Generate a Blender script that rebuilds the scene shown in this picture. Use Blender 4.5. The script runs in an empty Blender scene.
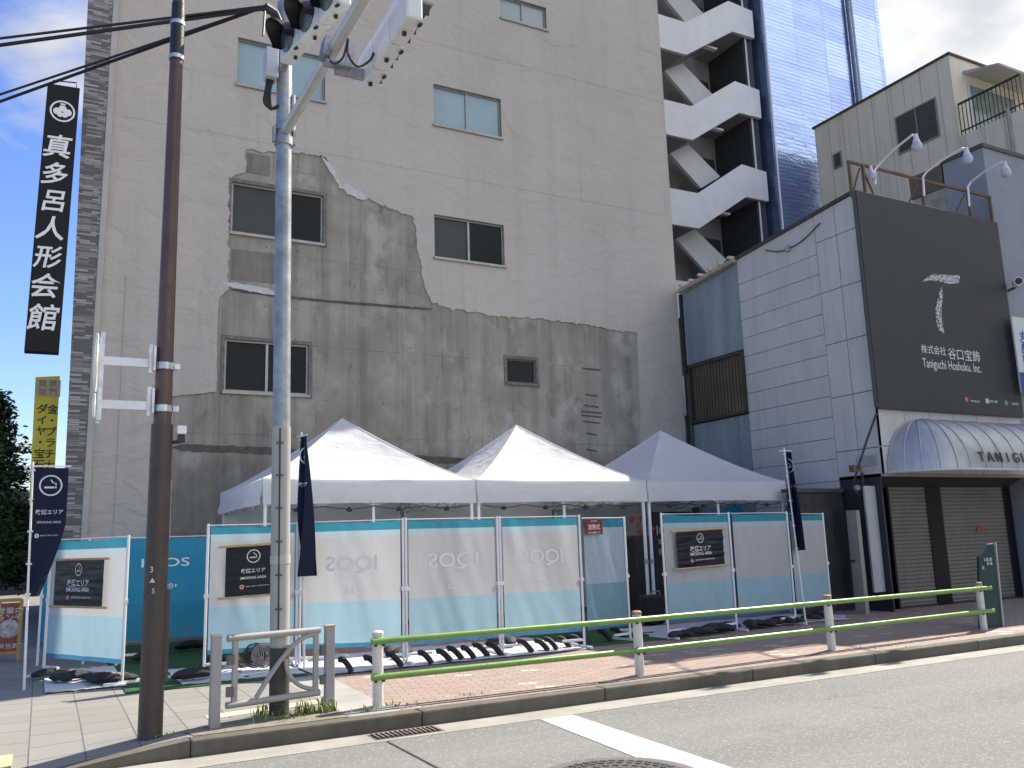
import bpy, bmesh, math, random
from mathutils import Vector, Matrix, noise
R = math.radians
random.seed(7)
S = bpy.context.scene
C = S.collection

# ------------------------------------------------------------------ camera
HE = 1.5                                   # eye height above the pavement
PITCH, ROLL, FPX, YAW = R(10.2508), R(-1.7972), 870.66, R(61.714)
def _cam_axes():
    cp, sp = math.cos(PITCH), math.sin(PITCH)
    fw = Vector((0, cp, sp)); rt = Vector((1, 0, 0)); up = Vector((0, -sp, cp))
    c, s = math.cos(ROLL), math.sin(ROLL)
    r = rt*c + up*s; u = -rt*s + up*c
    a = YAW
    M = Matrix(((math.sin(a), math.cos(a), 0), (-math.cos(a), math.sin(a), 0), (0, 0, 1)))
    return M @ r, M @ u, M @ fw
CR, CU, CF = _cam_axes()
CAM = Vector((0, 0, HE))
cd = bpy.data.cameras.new('camera'); cam = bpy.data.objects.new('camera', cd); C.objects.link(cam)
cd.sensor_width = 36; cd.lens = FPX/1024*36; cd.clip_start = .1; cd.clip_end = 1500
cam.matrix_world = Matrix.Translation(CAM) @ Matrix((CR, CU, -CF)).transposed().to_4x4()
S.camera = cam
# surveying helpers: a sight line of the photograph meets a real plane of the place
def ray(x, y): return CR*((x-512)/FPX) - CU*((y-384)/FPX) + CF
def at_z(x, y, z=0.): d = ray(x, y); return CAM + d*((z-HE)/d.z)
def at_y(x, y, Y): d = ray(x, y); return CAM + d*(Y/d.y)
def at_x(x, y, X): d = ray(x, y); return CAM + d*(X/d.x)

# ------------------------------------------------------------------ world, sun, exposure
SUN_AZ, SUN_EL = 17., 47.
w = bpy.data.worlds.new('World'); S.world = w; w.use_nodes = True
nt = w.node_tree; nt.nodes.clear()
def wn(t, **k):
    n = nt.nodes.new(t)
    for a, b in k.items(): setattr(n, a, b)
    return n
sky = wn('ShaderNodeTexSky', sky_type='NISHITA', sun_disc=False, sun_elevation=R(SUN_EL), sun_rotation=R(90-SUN_AZ))
sky.air_density = 1.0; sky.dust_density = .5; sky.ozone_density = 2.5
geo = wn('ShaderNodeTexCoord')
sep = wn('ShaderNodeSeparateXYZ'); nt.links.new(geo.outputs['Generated'], sep.inputs[0])
mx = wn('ShaderNodeMath', operation='MAXIMUM'); nt.links.new(sep.outputs[2], mx.inputs[0]); mx.inputs[1].default_value = .02
ad = wn('ShaderNodeMath', operation='ADD'); nt.links.new(mx.outputs[0], ad.inputs[0]); ad.inputs[1].default_value = .25
dv = wn('ShaderNodeVectorMath', operation='DIVIDE'); nt.links.new(geo.outputs['Generated'], dv.inputs[0])
cb = wn('ShaderNodeCombineXYZ')
for i in range(3): nt.links.new(ad.outputs[0], cb.inputs[i])
nt.links.new(cb.outputs[0], dv.inputs[1])
mp = wn('ShaderNodeMapping'); nt.links.new(dv.outputs[0], mp.inputs[0]); mp.inputs['Location'].default_value = (0.4, 6.1, 0)
nz = wn('ShaderNodeTexNoise'); nt.links.new(mp.outputs[0], nz.inputs['Vector'])
nz.inputs['Scale'].default_value = 2.3; nz.inputs['Detail'].default_value = 9; nz.inputs['Roughness'].default_value = .56; nz.inputs['Distortion'].default_value = .35
# more cloud towards the sun side (+X), plus some added behind the camera to fill the wall
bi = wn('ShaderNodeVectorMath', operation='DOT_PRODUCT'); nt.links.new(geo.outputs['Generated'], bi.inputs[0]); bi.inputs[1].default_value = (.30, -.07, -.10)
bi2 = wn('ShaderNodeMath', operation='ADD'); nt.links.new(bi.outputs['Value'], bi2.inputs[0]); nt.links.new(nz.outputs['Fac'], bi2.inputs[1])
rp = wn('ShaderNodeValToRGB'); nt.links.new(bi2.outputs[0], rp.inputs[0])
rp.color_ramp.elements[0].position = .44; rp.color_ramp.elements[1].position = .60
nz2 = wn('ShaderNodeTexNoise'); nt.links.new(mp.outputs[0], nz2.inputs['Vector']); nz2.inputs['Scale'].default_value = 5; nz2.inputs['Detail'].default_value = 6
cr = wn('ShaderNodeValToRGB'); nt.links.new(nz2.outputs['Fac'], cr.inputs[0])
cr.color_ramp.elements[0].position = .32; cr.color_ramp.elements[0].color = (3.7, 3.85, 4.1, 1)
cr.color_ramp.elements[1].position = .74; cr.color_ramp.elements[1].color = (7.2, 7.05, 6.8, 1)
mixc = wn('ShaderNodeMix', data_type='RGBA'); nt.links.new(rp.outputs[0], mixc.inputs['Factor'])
hs = wn('ShaderNodeHueSaturation'); hs.inputs['Saturation'].default_value = 1.2; hs.inputs['Hue'].default_value = .515; nt.links.new(sky.outputs[0], hs.inputs['Color']); nt.links.new(hs.outputs[0], mixc.inputs[6]); fl_ = wn('ShaderNodeMath', operation='MULTIPLY_ADD'); nt.links.new(sep.outputs[1], fl_.inputs[0]); fl_.inputs[1].default_value = -.42; fl_.inputs[2].default_value = 1.07   # unseen clouds behind the camera set brighter, as added fill for the wall
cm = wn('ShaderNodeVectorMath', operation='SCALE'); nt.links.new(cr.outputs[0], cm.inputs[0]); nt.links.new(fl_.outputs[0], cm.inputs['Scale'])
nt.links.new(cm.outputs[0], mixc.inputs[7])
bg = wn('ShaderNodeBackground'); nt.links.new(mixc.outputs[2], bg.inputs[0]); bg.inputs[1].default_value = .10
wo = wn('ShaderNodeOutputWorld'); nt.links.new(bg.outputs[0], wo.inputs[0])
sl = bpy.data.lights.new('sun', 'SUN'); so = bpy.data.objects.new('sun', sl); C.objects.link(so)
sl.energy = 4.3; sl.angle = R(.5); sl.color = (1, .93, .82)
sd = Vector((math.cos(R(SUN_AZ))*math.cos(R(SUN_EL)), math.sin(R(SUN_AZ))*math.cos(R(SUN_EL)), math.sin(R(SUN_EL))))
so.rotation_euler = (-sd).to_track_quat('-Z', 'Y').to_euler(); so.location = sd*60
S.view_settings.view_transform = 'Standard'; S.view_settings.look = 'None'
S.view_settings.exposure = 1.16; S.view_settings.gamma = 1
S.cycles.max_bounces = 8; S.cycles.use_denoising = True

# ------------------------------------------------------------------ materials
MATS = {}
class NT:
    def __init__(s, name):
        s.m = bpy.data.materials.new(name); s.m.use_nodes = True; s.t = s.m.node_tree
        s.b = s.t.nodes['Principled BSDF']; s.out = s.t.nodes['Material Output']
        s.tc = s.t.nodes.new('ShaderNodeTexCoord')
    def n(s, t, ins=None, **k):
        n = s.t.nodes.new(t)
        for a, b in k.items(): setattr(n, a, b)
        for a, b in (ins or {}).items(): s.set(n, a, b)
        return n
    def set(s, n, a, b):
        i = n.inputs[a]
        if isinstance(b, bpy.types.NodeSocket): s.t.links.new(b, i)
        else: i.default_value = b
    def vec(s, scale=(1, 1, 1), rot=(0, 0, 0), loc=(0, 0, 0), src='Object'):
        return s.n('ShaderNodeMapping', {'Vector': s.tc.outputs[src], 'Scale': scale, 'Rotation': rot, 'Location': loc}).outputs[0]
    def noise(s, scale, detail=4, vec=None, rough=.55, dist=0):
        return s.n('ShaderNodeTexNoise', {'Vector': vec or s.tc.outputs['Object'], 'Scale': scale, 'Detail': detail, 'Roughness': rough, 'Distortion': dist}).outputs['Fac']
    def ramp(s, fac, stops, interp='LINEAR'):
        r = s.n('ShaderNodeValToRGB', {'Fac': fac}); e = r.color_ramp; e.interpolation = interp
        while len(e.elements) < len(stops): e.elements.new(.5)
        for k, (p, c) in zip(e.elements, stops):
            k.position = p; k.color = (c, c, c, 1) if not hasattr(c, '__len__') else (*c[:3], 1)
        return r.outputs[0]
    def mix(s, f, a, b, blend='MIX'):
        n = s.n('ShaderNodeMix', data_type='RGBA', blend_type=blend)
        s.set(n, 0, f)
        for i, v in ((6, a), (7, b)):
            if hasattr(v, '__len__') and not isinstance(v, bpy.types.NodeSocket): v = (*v[:3], 1)
            s.set(n, i, v)
        return n.outputs[2]
    def math(s, op, a, b=0., c=None):
        n = s.n('ShaderNodeMath', operation=op); s.set(n, 0, a); s.set(n, 1, b)
        if c is not None: s.set(n, 2, c)
        return n.outputs[0]
    def xyz(s, src='Object'): return s.n('ShaderNodeSeparateXYZ', {0: s.tc.outputs[src]}).outputs
    def bump(s, h, dist=.01, st=1.):
        n = s.n('ShaderNodeBump', {'Height': h, 'Distance': dist, 'Strength': st}); s.t.links.new(n.outputs[0], s.b.inputs['Normal'])
    def col(s, c): s.set(s.b, 'Base Color', c if isinstance(c, bpy.types.NodeSocket) else (*c[:3], 1))
    def p(s, **k):
        for a, b in k.items(): s.set(s.b, {'rough': 'Roughness', 'metal': 'Metallic', 'spec': 'Specular IOR Level', 'coat': 'Coat Weight', 'trans': 'Transmission Weight'}[a], b)
        return s

def M(name, c=None, rough=.6, var=.12, scale=3., metal=0., bump=0., bscale=60., spec=.5, dirt=None, streak=0.):
    """painted or plain surface with slow tone drift, fine grain and optional dirt"""
    if name in MATS: return MATS[name]
    s = NT(name)
    f = s.noise(scale, 6)
    lo = [x*(1-var) for x in c]; hi = [min(1, x*(1+var)) for x in c]
    o = s.ramp(f, [(.3, lo), (.7, hi)])
    if streak:
        g = s.noise(1., 5, s.vec((9, 9, .5)))
        o = s.mix(s.math('MULTIPLY', s.ramp(g, [(.48, 0), (.75, 1)]), streak), o, [x*.45 for x in c])
    if dirt:
        g = s.noise(scale*4, 8, rough=.7)
        o = s.mix(s.ramp(g, [(.55, 0), (.72, .75)]), o, dirt)
    s.col(o); s.p(rough=s.ramp(s.noise(scale*5, 3), [(.3, max(0, rough-.1)), (.7, min(1, rough+.1))]), metal=metal, spec=spec)
    if bump: s.bump(s.noise(bscale, 5), bump)
    MATS[name] = s.m
    return s.m

def mat_concrete():
    s = NT('bare_concrete'); v = s.tc.outputs['Object']
    base = s.ramp(s.noise(.7, 9, rough=.68, dist=.4), [(.28, (.225, .207, .168)), (.5, (.315, .292, .245)), (.70, (.40, .375, .322))])
    st = s.noise(1., 7, s.vec((3.2, 1, .16)), .62)
    base = s.mix(s.ramp(st, [(.46, 0), (.68, .6)]), base, (.15, .14, .118))
    st2 = s.noise(1., 6, s.vec((7., 1, .35), loc=(4, 0, 2)))
    base = s.mix(s.ramp(st2, [(.58, 0), (.74, .5)]), base, (.42, .395, .345))
    pat = s.noise(1.3, 3, s.vec((1, 1, .8), loc=(7, 0, 3)))
    base = s.mix(s.ramp(pat, [(.56, 0), (.66, .6)]), base, (.44, .415, .365))
    blot = s.noise(2.6, 8, s.vec((1, 1, .6), loc=(5, 0, 1)), .7, .6)
    base = s.mix(s.ramp(blot, [(.56, 0), (.70, .6)]), base, (.12, .112, .094))
    x = s.xyz()
    # grime that gathers towards the foot of the wall and below the first floor line
    base = s.mix(s.math('MULTIPLY', s.ramp(s.math('DIVIDE', x[2], 10.), [(.30, 1), (.36, 0)]), s.ramp(s.noise(1.7, 7), [(.35, .15), (.65, .6)])), base, (.125, .118, .10))
    # board joints of the formwork, every 0.9 m and 1.8 m
    def line(c, per, wd):
        f = s.math('FRACT', s.math('DIVIDE', c, per)); d = s.math('ABSOLUTE', s.math('SUBTRACT', f, .5))
        return s.math('GREATER_THAN', d, .5-wd/per)
    jn = s.math('MAXIMUM', line(x[0], .92, .006), line(x[2], 1.83, .006))
    base = s.mix(s.math('MULTIPLY', jn, s.ramp(s.noise(2.1, 3), [(.4, 0), (.6, .65)])), base, (.10, .098, .088))
    # tie holes
    def cell(c, per, o): return s.math('SUBTRACT', s.math('FRACT', s.math('ADD', s.math('DIVIDE', c, per), o)), .5)
    hx, hz = s.math('MULTIPLY', cell(x[0], .61, .2), .61), s.math('MULTIPLY', cell(x[2], .61, .3), .61)
    rr = s.math('SQRT', s.math('ADD', s.math('POWER', hx, 2.), s.math('POWER', hz, 2.)))
    hole = s.math('MULTIPLY', s.math('LESS_THAN', rr, .017), s.ramp(s.noise(.9, 2, s.vec(loc=(3, 1, 8))), [(.47, 0), (.52, 1)]))
    base = s.mix(s.math('MULTIPLY', hole, .75), base, (.07, .066, .06))
    s.col(base); s.p(rough=.9, spec=.2)
    s.bump(s.math('ADD', s.noise(9, 8, rough=.7), s.math('MULTIPLY', jn, -.5)), .02, .6)
    MATS['concrete'] = s.m
def mat_plaster():
    s = NT('painted_plaster')
    b = s.ramp(s.noise(.35, 7, rough=.6), [(.3, (.452, .407, .362)), (.7, (.515, .466, .415))])
    st = s.noise(1., 6, s.vec((2.2, 1, .12)))
    b = s.mix(s.ramp(st, [(.52, 0), (.78, .3)]), b, (.30, .28, .26))
    # horizontal construction joints (floor lines)
    z = s.xyz()[2]
    jl = None
    for h in (9.66, 12.86, 16.0):
        wob = s.math('MULTIPLY_ADD', s.noise(.8, 3), .05, h-.025)
        d = s.math('LESS_THAN', s.math('ABSOLUTE', s.math('SUBTRACT', z, wob)), .009)
        jl = d if jl is None else s.math('MAXIMUM', jl, d)
    b = s.mix(s.math('MULTIPLY', jl, .14), b, (.17, .155, .145))
    pat = s.noise(.9, 5, s.vec((1, 1, 1.6), loc=(2, 0, 5)), .6, .8)
    b = s.mix(s.ramp(pat, [(.66, 0), (.69, .22)]), b, (.5, .475, .45))
    wv_ = s.n('ShaderNodeMix', {0: .3, 4: s.vec(), 5: s.n('ShaderNodeTexNoise', {'Vector': s.vec(), 'Scale': 1.4, 'Detail': 7}).outputs['Color']}, data_type='VECTOR').outputs[1]
    ck = s.n('ShaderNodeTexVoronoi', {'Vector': wv_, 'Scale': .33}, feature='DISTANCE_TO_EDGE').outputs['Distance']
    b = s.mix(s.math('MULTIPLY', s.math('LESS_THAN', ck, .0035), s.ramp(s.noise(.5, 4), [(.50, 0), (.64, .3)])), b, (.26, .235, .215))
    rn = s.noise(1., 7, s.vec((5, 1, .22), loc=(1, 0, 4)), .65)
    b = s.mix(s.ramp(rn, [(.58, 0), (.76, .35)]), b, (.27, .245, .22))
    sm = s.noise(3.2, 7, s.vec((1, 1, .8), loc=(6, 2, 1)), .6, .9)
    b = s.mix(s.ramp(sm, [(.62, 0), (.66, .3)]), b, (.55, .52, .49))
    s.col(b); s.p(rough=.85, spec=.25)
    s.bump(s.math('ADD', s.math('ADD', s.math('MULTIPLY', s.noise(1.3, 6, s.vec((1, 1, 1.5)), .6, .7), 2.6), s.math('MULTIPLY', s.noise(14, 5), .25)), s.math('MULTIPLY', jl, -.6)), .045, .75)
    MATS['plaster'] = s.m
def brick(s, vec, c1, c2, mortar, bw, bh, ms=.004, off=.5, bias=0., freq=2):
    n = s.n('ShaderNodeTexBrick', {'Vector': vec, 'Color1': (*c1, 1), 'Color2': (*c2, 1), 'Mortar': (*mortar, 1), 'Scale': 1., 'Mortar Size': ms, 'Mortar Smooth': .2, 'Bias': bias, 'Brick Width': bw, 'Row Height': bh})
    n.offset = off; n.offset_frequency = freq
    return n
def mat_ground():
    s = NT('asphalt')
    sp = s.noise(170, 3, rough=.8)
    b = s.ramp(sp, [(.30, (.12, .115, .103)), (.55, (.195, .187, .171)), (.74, (.32, .308, .284))])
    b = s.mix(s.ramp(s.noise(1.1, 6), [(.35, 0), (.7, .35)]), b, (.21, .202, .186))
    vo = s.n('ShaderNodeTexVoronoi', {'Vector': s.vec((1, 1, 1)), 'Scale': 70.}).outputs['Color']
    b = s.mix(.35, b, s.ramp(s.n('ShaderNodeSeparateColor', {0: vo}).outputs[0], [(.75, .12), (.95, .42)]))
    b = s.mix(s.ramp(s.noise(.55, 7, s.vec((.35, 1.6, 1)), .6), [(.42, 0), (.7, .4)]), b, (.27, .26, .24))
    b = s.mix(s.ramp(s.noise(.9, 8, s.vec((.5, 1, 1), loc=(3, 8, 0)), .65), [(.60, 0), (.72, .4)]), b, (.09, .087, .08))
    ck = s.n('ShaderNodeTexVoronoi', {'Vector': s.n('ShaderNodeMix', {0: .25, 4: s.vec(), 5: s.n('ShaderNodeTexNoise', {'Vector': s.vec(), 'Scale': 2.2, 'Detail': 6}).outputs['Color']}, data_type='VECTOR').outputs[1], 'Scale': .55}, feature='DISTANCE_TO_EDGE').outputs['Distance']
    b = s.mix(s.math('MULTIPLY', s.math('LESS_THAN', ck, .004), s.ramp(s.noise(.8, 3), [(.56, 0), (.66, .4)])), b, (.08, .076, .07))
    s.col(b); s.p(rough=.85, spec=.3); s.bump(sp, .004); MATS['asphalt'] = s.m
    s = NT('grey_pavers')
    vb = s.vec(rot=(0, 0, R(90)))
    n = brick(s, vb, (.22, .207, .18), (.265, .25, .22), (.07, .07, .062), .40, .40, .006)
    b = s.mix(s.ramp(s.noise(140, 3, rough=.8), [(.35, 0), (.7, .5)]), n.outputs['Color'], (.21, .20, .18))
    b = s.mix(s.ramp(s.noise(1.4, 6), [(.4, 0), (.75, .4)]), b, (.19, .18, .16))
    s.col(b); s.p(rough=.85); s.bump(s.math('MULTIPLY', n.outputs['Fac'], -1.), .006); MATS['pavers'] = s.m
    s = NT('pink_block_pavers')
    n = brick(s, s.vec(rot=(0, 0, R(12))), (.275, .20, .162), (.335, .25, .205), (.14, .115, .098), .2, .1, .006)
    n2 = s.n('ShaderNodeTexWhiteNoise', {'Vector': n.outputs['Color']}, noise_dimensions='3D')
    # scattered pale blocks, picked block by block
    vv = s.vec(rot=(0, 0, R(12)))
    sx = s.n('ShaderNodeSeparateXYZ', {0: vv}).outputs
    row = s.math('FLOOR', s.math('DIVIDE', sx[1], .1))
    xo = s.math('ADD', sx[0], s.math('MULTIPLY', s.math('MODULO', s.math('ABSOLUTE', row), 2.), .1))
    colm = s.math('FLOOR', s.math('DIVIDE', xo, .2))
    cv = s.n('ShaderNodeCombineXYZ', {0: colm, 1: row}).outputs[0]
    wnn = s.n('ShaderNodeTexWhiteNoise', {'Vector': cv}, noise_dimensions='2D').outputs['Value']
    b = s.mix(s.math('GREATER_THAN', wnn, .965), n.outputs['Color'], (.52, .45, .40))
    b = s.mix(n.outputs['Fac'], b, (.15, .125, .11))
    b = s.mix(s.ramp(s.noise(1.2, 7), [(.45, 0), (.75, .35)]), b, (.20, .165, .145))
    b = s.mix(s.ramp(s.noise(90, 3, rough=.8), [(.4, 0), (.7, .35)]), b, (.26, .20, .18))
    s.col(b); s.p(rough=.85); s.bump(s.math('MULTIPLY', n.outputs['Fac'], -1.), .006); MATS['pink'] = s.m
    s = NT('tile_cladding')
    z = s.vec((1, 1, 1))
    n = s.n('ShaderNodeTexBrick', {'Vector': s.vec(rot=(R(90), 0, 0)), 'Color1': (.10, .092, .087, 1), 'Color2': (.50, .475, .455, 1), 'Mortar': (.10, .095, .09, 1), 'Scale': 1., 'Mortar Size': .004, 'Bias': -.3, 'Brick Width': .27, 'Row Height': .04})
    n.offset = .37; n.offset_frequency = 2
    s.col(n.outputs['Color']); s.p(rough=.55); s.bump(n.outputs['Color'], .012); MATS['tile'] = s.m
def mat_zone(name, stops, trans=.45, rough=.75):
    """printed tent/screen cloth: bands by height above the ground, part of the light passes through"""
    s = NT(name); z = s.xyz()[2]
    f = s.math('DIVIDE', z, 2.)
    c = s.ramp(f, [(a/2., b) for a, b in stops], 'CONSTANT')
    c = s.mix(s.ramp(s.noise(2.2, 5), [(.4, 0), (.75, .12)]), c, (.3, .36, .4))
    c = s.mix(s.math('MULTIPLY', s.ramp(f, [(.1, 1), (.28, 0)]), s.ramp(s.noise(5, 7, rough=.7), [(.45, 0), (.75, .5)])), c, (.22, .24, .24))
    s.col(c); s.p(rough=rough, spec=.3)
    s.bump(s.math('ADD', s.noise(1.8, 3, s.vec((2.2, 2.2, .7), rot=(0, .5, 0)), .5, 1.5), s.math('MULTIPLY', s.noise(7, 4), .2)), .05, .55)
    t = s.n('ShaderNodeBsdfTranslucent', {'Color': c})
    mixs = s.n('ShaderNodeMixShader', {0: trans, 1: s.b.outputs[0], 2: t.outputs[0]})
    s.t.links.new(mixs.outputs[0], s.out.inputs[0])
    MATS[name] = s.m; return s.m
def mat_cloth(name, c, trans=.3, rough=.8):
    s = NT(name)
    cc = s.ramp(s.noise(3, 5), [(.3, [x*.95 for x in c]), (.7, c)])
    s.col(cc); s.p(rough=rough, spec=.3)
    t = s.n('ShaderNodeBsdfTranslucent', {'Color': cc})
    mixs = s.n('ShaderNodeMixShader', {0: trans, 1: s.b.outputs[0], 2: t.outputs[0]})
    s.t.links.new(mixs.outputs[0], s.out.inputs[0])
    s.bump(s.math('ADD', s.noise(5, 4), s.math('MULTIPLY', s.noise(1.6, 3, s.vec((1, 1, 3)), .6, 1.2), 1.4)), .03, .6)
    MATS[name] = s.m; return s.m
mat_concrete(); mat_plaster(); mat_ground()
WHITE_P = M('white_paint', (.74, .74, .73), .4, .05)
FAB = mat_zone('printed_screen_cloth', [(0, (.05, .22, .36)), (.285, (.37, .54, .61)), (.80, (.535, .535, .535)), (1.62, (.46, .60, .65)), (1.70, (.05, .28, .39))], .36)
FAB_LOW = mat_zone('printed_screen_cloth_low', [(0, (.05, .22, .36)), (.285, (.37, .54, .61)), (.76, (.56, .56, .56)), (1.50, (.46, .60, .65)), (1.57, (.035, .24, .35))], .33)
FAB_SHADE = mat_zone('shade_tinted_screen_cloth', [(0, (.05, .22, .36)), (.285, (.19, .33, .40)), (.86, (.36, .46, .52)), (1.66, (.03, .22, .33))], .3)  # darker, cooler copy of the screen cloth, with shade put into its colour
FAB_IN = mat_zone('teal_screen_cloth', [(0, (.02, .13, .22)), (.29, (.03, .24, .39)), (.80, (.03, .28, .45))], .25)
TENT = mat_cloth('white_tent_cloth', (.80, .80, .81), .42)
CURT = mat_cloth('pale_side_curtain', (.70, .71, .73), .5)
NAVY = mat_cloth('navy_flag_cloth', (.008, .012, .036), .08, .8)
ALU = M('galvanised_steel', (.50, .52, .54), .38, .22, 9, metal=.75)
GREYSTEEL = M('grey_painted_steel', (.30, .285, .27), .5, .1)
BLACK = M('black_plastic', (.012, .012, .013), .45, .2)
RUBBER = M('black_rubber', (.016, .015, .015), .75, .4, 8, bump=.012, bscale=22, dirt=(.06, .055, .05))
BROWN = M('brown_pole_paint', (.085, .045, .035), .42, .18, 4, bump=.001, bscale=90)
BROWN2 = M('brown_pole_sleeve', (.05, .036, .03), .5, .2, 6)
GREEN = M('green_rail_paint', (.145, .275, .06), .35, .14, 6, dirt=(.12, .2, .06))
OFFW = M('off_white_post_paint', (.60, .585, .50), .45, .1, 8, dirt=(.35, .3, .24))
RUST = M('rusty_steel', (.13, .075, .05), .85, .4, 14, bump=.003, dirt=(.33, .29, .25))
def glass(name, c, rough=.06, spec=.5):
    s = NT(name); s.col(s.ramp(s.noise(.9, 4), [(.3, [x*.8 for x in c]), (.7, c)])); s.p(rough=rough, spec=spec)
    s.bump(s.noise(1.6, 2), .004, .3); MATS[name] = s.m; return s.m
GL_DARK = glass('dark_window_glass', (.012, .016, .02), .1, .12)
GL_GREY = glass('grey_obscure_glass', (.062, .066, .062), .3, .2)
GL_FROST = glass('frosted_window_glass', (.30, .42, .46), .22)
GL_CURT = glass('curtained_window_glass', (.36, .42, .43), .15)
LET_W = M('white_lettering', (.78, .78, .77), .5, .03)

# ------------------------------------------------------------------ mesh helpers
class MB:
    def __init__(s): s.v = []; s.f = []
    def add(s, vs, fs):
        o = len(s.v); s.v += [Vector(p) for p in vs]; s.f += [[i+o for i in f] for f in fs]; return s
    def box(s, a, b):
        (x0, y0, z0), (x1, y1, z1) = a, b
        x0, x1 = sorted((x0, x1)); y0, y1 = sorted((y0, y1)); z0, z1 = sorted((z0, z1))
        return s.add([(x0,y0,z0),(x1,y0,z0),(x1,y1,z0),(x0,y1,z0),(x0,y0,z1),(x1,y0,z1),(x1,y1,z1),(x0,y1,z1)],
                     [(0,3,2,1),(4,5,6,7),(0,1,5,4),(1,2,6,5),(2,3,7,6),(3,0,4,7)])
    def bar(s, p, q, wd, ht, up=(0, 0, 1)):
        """rectangular bar from p to q"""
        p, q = Vector(p), Vector(q); d = (q-p).normalized(); u = Vector(up)
        if abs(d.dot(u)) > .99: u = Vector((0, 1, 0))
        a = d.cross(u).normalized()*wd/2; b = a.cross(d).normalized()*ht/2
        vs = [p-a-b, p+a-b, p+a+b, p-a+b, q-a-b, q+a-b, q+a+b, q-a+b]
        return s.add(vs, [(0,3,2,1),(4,5,6,7),(0,1,5,4),(1,2,6,5),(2,3,7,6),(3,0,4,7)])
    def tube(s, pts, r, seg=10, cap=True):
        pts = [Vector(p) for p in pts]; n = len(pts); rr = r if hasattr(r, '__len__') else [r]*n
        vs = []; fs = []
        t0 = (pts[1]-pts[0]).normalized(); u = Vector((0, 0, 1)) if abs(t0.z) < .9 else Vector((1, 0, 0))
        for i, p in enumerate(pts):
            t = (pts[min(i+1, n-1)]-pts[max(i-1, 0)]).normalized()
            a = t.cross(u)
            if a.length < 1e-4: a = t.cross(Vector((0, 1, 0)))
            a.normalize(); b = t.cross(a).normalized(); u = -b if (-b).dot(u) > 0 else b
            a = t.cross(u).normalized(); b = u - t*u.dot(t); b.normalize()
            for k in range(seg):
                an = 2*math.pi*k/seg; vs.append(p + (a*math.cos(an)+b*math.sin(an))*rr[i])
        for i in range(n-1):
            for k in range(seg):
                k2 = (k+1) % seg; fs.append((i*seg+k, i*seg+k2, (i+1)*seg+k2, (i+1)*seg+k))
        if cap: fs += [tuple(range(seg))[::-1], tuple((n-1)*seg+k for k in range(seg))]
        return s.add(vs, fs)
    def hose(s, pts, r, seg=7, n=6):
        """smooth round cable through the points"""
        P_ = [Vector(p) for p in pts]; P_ = [P_[0]*2-P_[1]]+P_+[P_[-1]*2-P_[-2]]; out = []
        for a, b, c, d in zip(P_, P_[1:], P_[2:], P_[3:]):
            for k in range(n):
                t = k/n; out.append(.5*((2*b)+(c-a)*t+(2*a-5*b+4*c-d)*t*t+(3*b-a-3*c+d)*t**3))
        return s.tube(out+[P_[-2]], r, seg)
    def lathe(s, prof, c=(0, 0, 0), seg=20, axis=(0, 0, 1)):
        ax = Vector(axis).normalized(); q = Vector((0, 0, 1)).rotation_difference(ax).to_matrix(); c = Vector(c)
        vs = []; fs = []
        for r, z in prof:
            for k in range(seg):
                an = 2*math.pi*k/seg; vs.append(c + q @ Vector((r*math.cos(an), r*math.sin(an), z)))
        for i in range(len(prof)-1):
            for k in range(seg):
                k2 = (k+1) % seg; fs.append((i*seg+k, i*seg+k2, (i+1)*seg+k2, (i+1)*seg+k))
        fs += [tuple(range(seg))[::-1], tuple((len(prof)-1)*seg+k for k in range(seg))]
        return s.add(vs, fs)
    def prism(s, poly, ext):
        poly = [Vector(p) for p in poly]; e = Vector(ext); n = len(poly)
        fs = [tuple(range(n)), tuple(range(2*n-1, n-1, -1))]
        for i in range(n): j = (i+1) % n; fs.append((j, i, n+i, n+j))
        return s.add(poly+[p+e for p in poly], fs)
    def grid(s, fn, nu, nv):
        vs = [fn(i/nu, j/nv) for j in range(nv+1) for i in range(nu+1)]
        fs = [(j*(nu+1)+i, j*(nu+1)+i+1, (j+1)*(nu+1)+i+1, (j+1)*(nu+1)+i) for j in range(nv) for i in range(nu)]
        return s.add(vs, fs)
    def plate(s, outer, holes, y0, y1):
        """wall plate in the XZ plane with openings, between depth y0 (front) and y1"""
        cu = bpy.data.curves.new('outline', 'CURVE'); cu.dimensions = '2D'; cu.fill_mode = 'BOTH'; cu.extrude = (y1-y0)/2
        for lp in [outer]+holes:
            sp = cu.splines.new('POLY'); sp.points.add(len(lp)-1); sp.use_cyclic_u = True
            for k, (x, z) in zip(sp.points, lp): k.co = (x, z, 0, 1)
        o = bpy.data.objects.new('outline', cu); C.objects.link(o)
        m = bpy.data.meshes.new_from_object(o.evaluated_get(bpy.context.evaluated_depsgraph_get()))
        ym = (y0+y1)/2
        s.add([(v.co.x, ym-v.co.z, v.co.y) for v in m.vertices], [tuple(p.vertices) for p in m.polygons])
        bpy.data.objects.remove(o); bpy.data.curves.remove(cu); bpy.data.meshes.remove(m); return s
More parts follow.
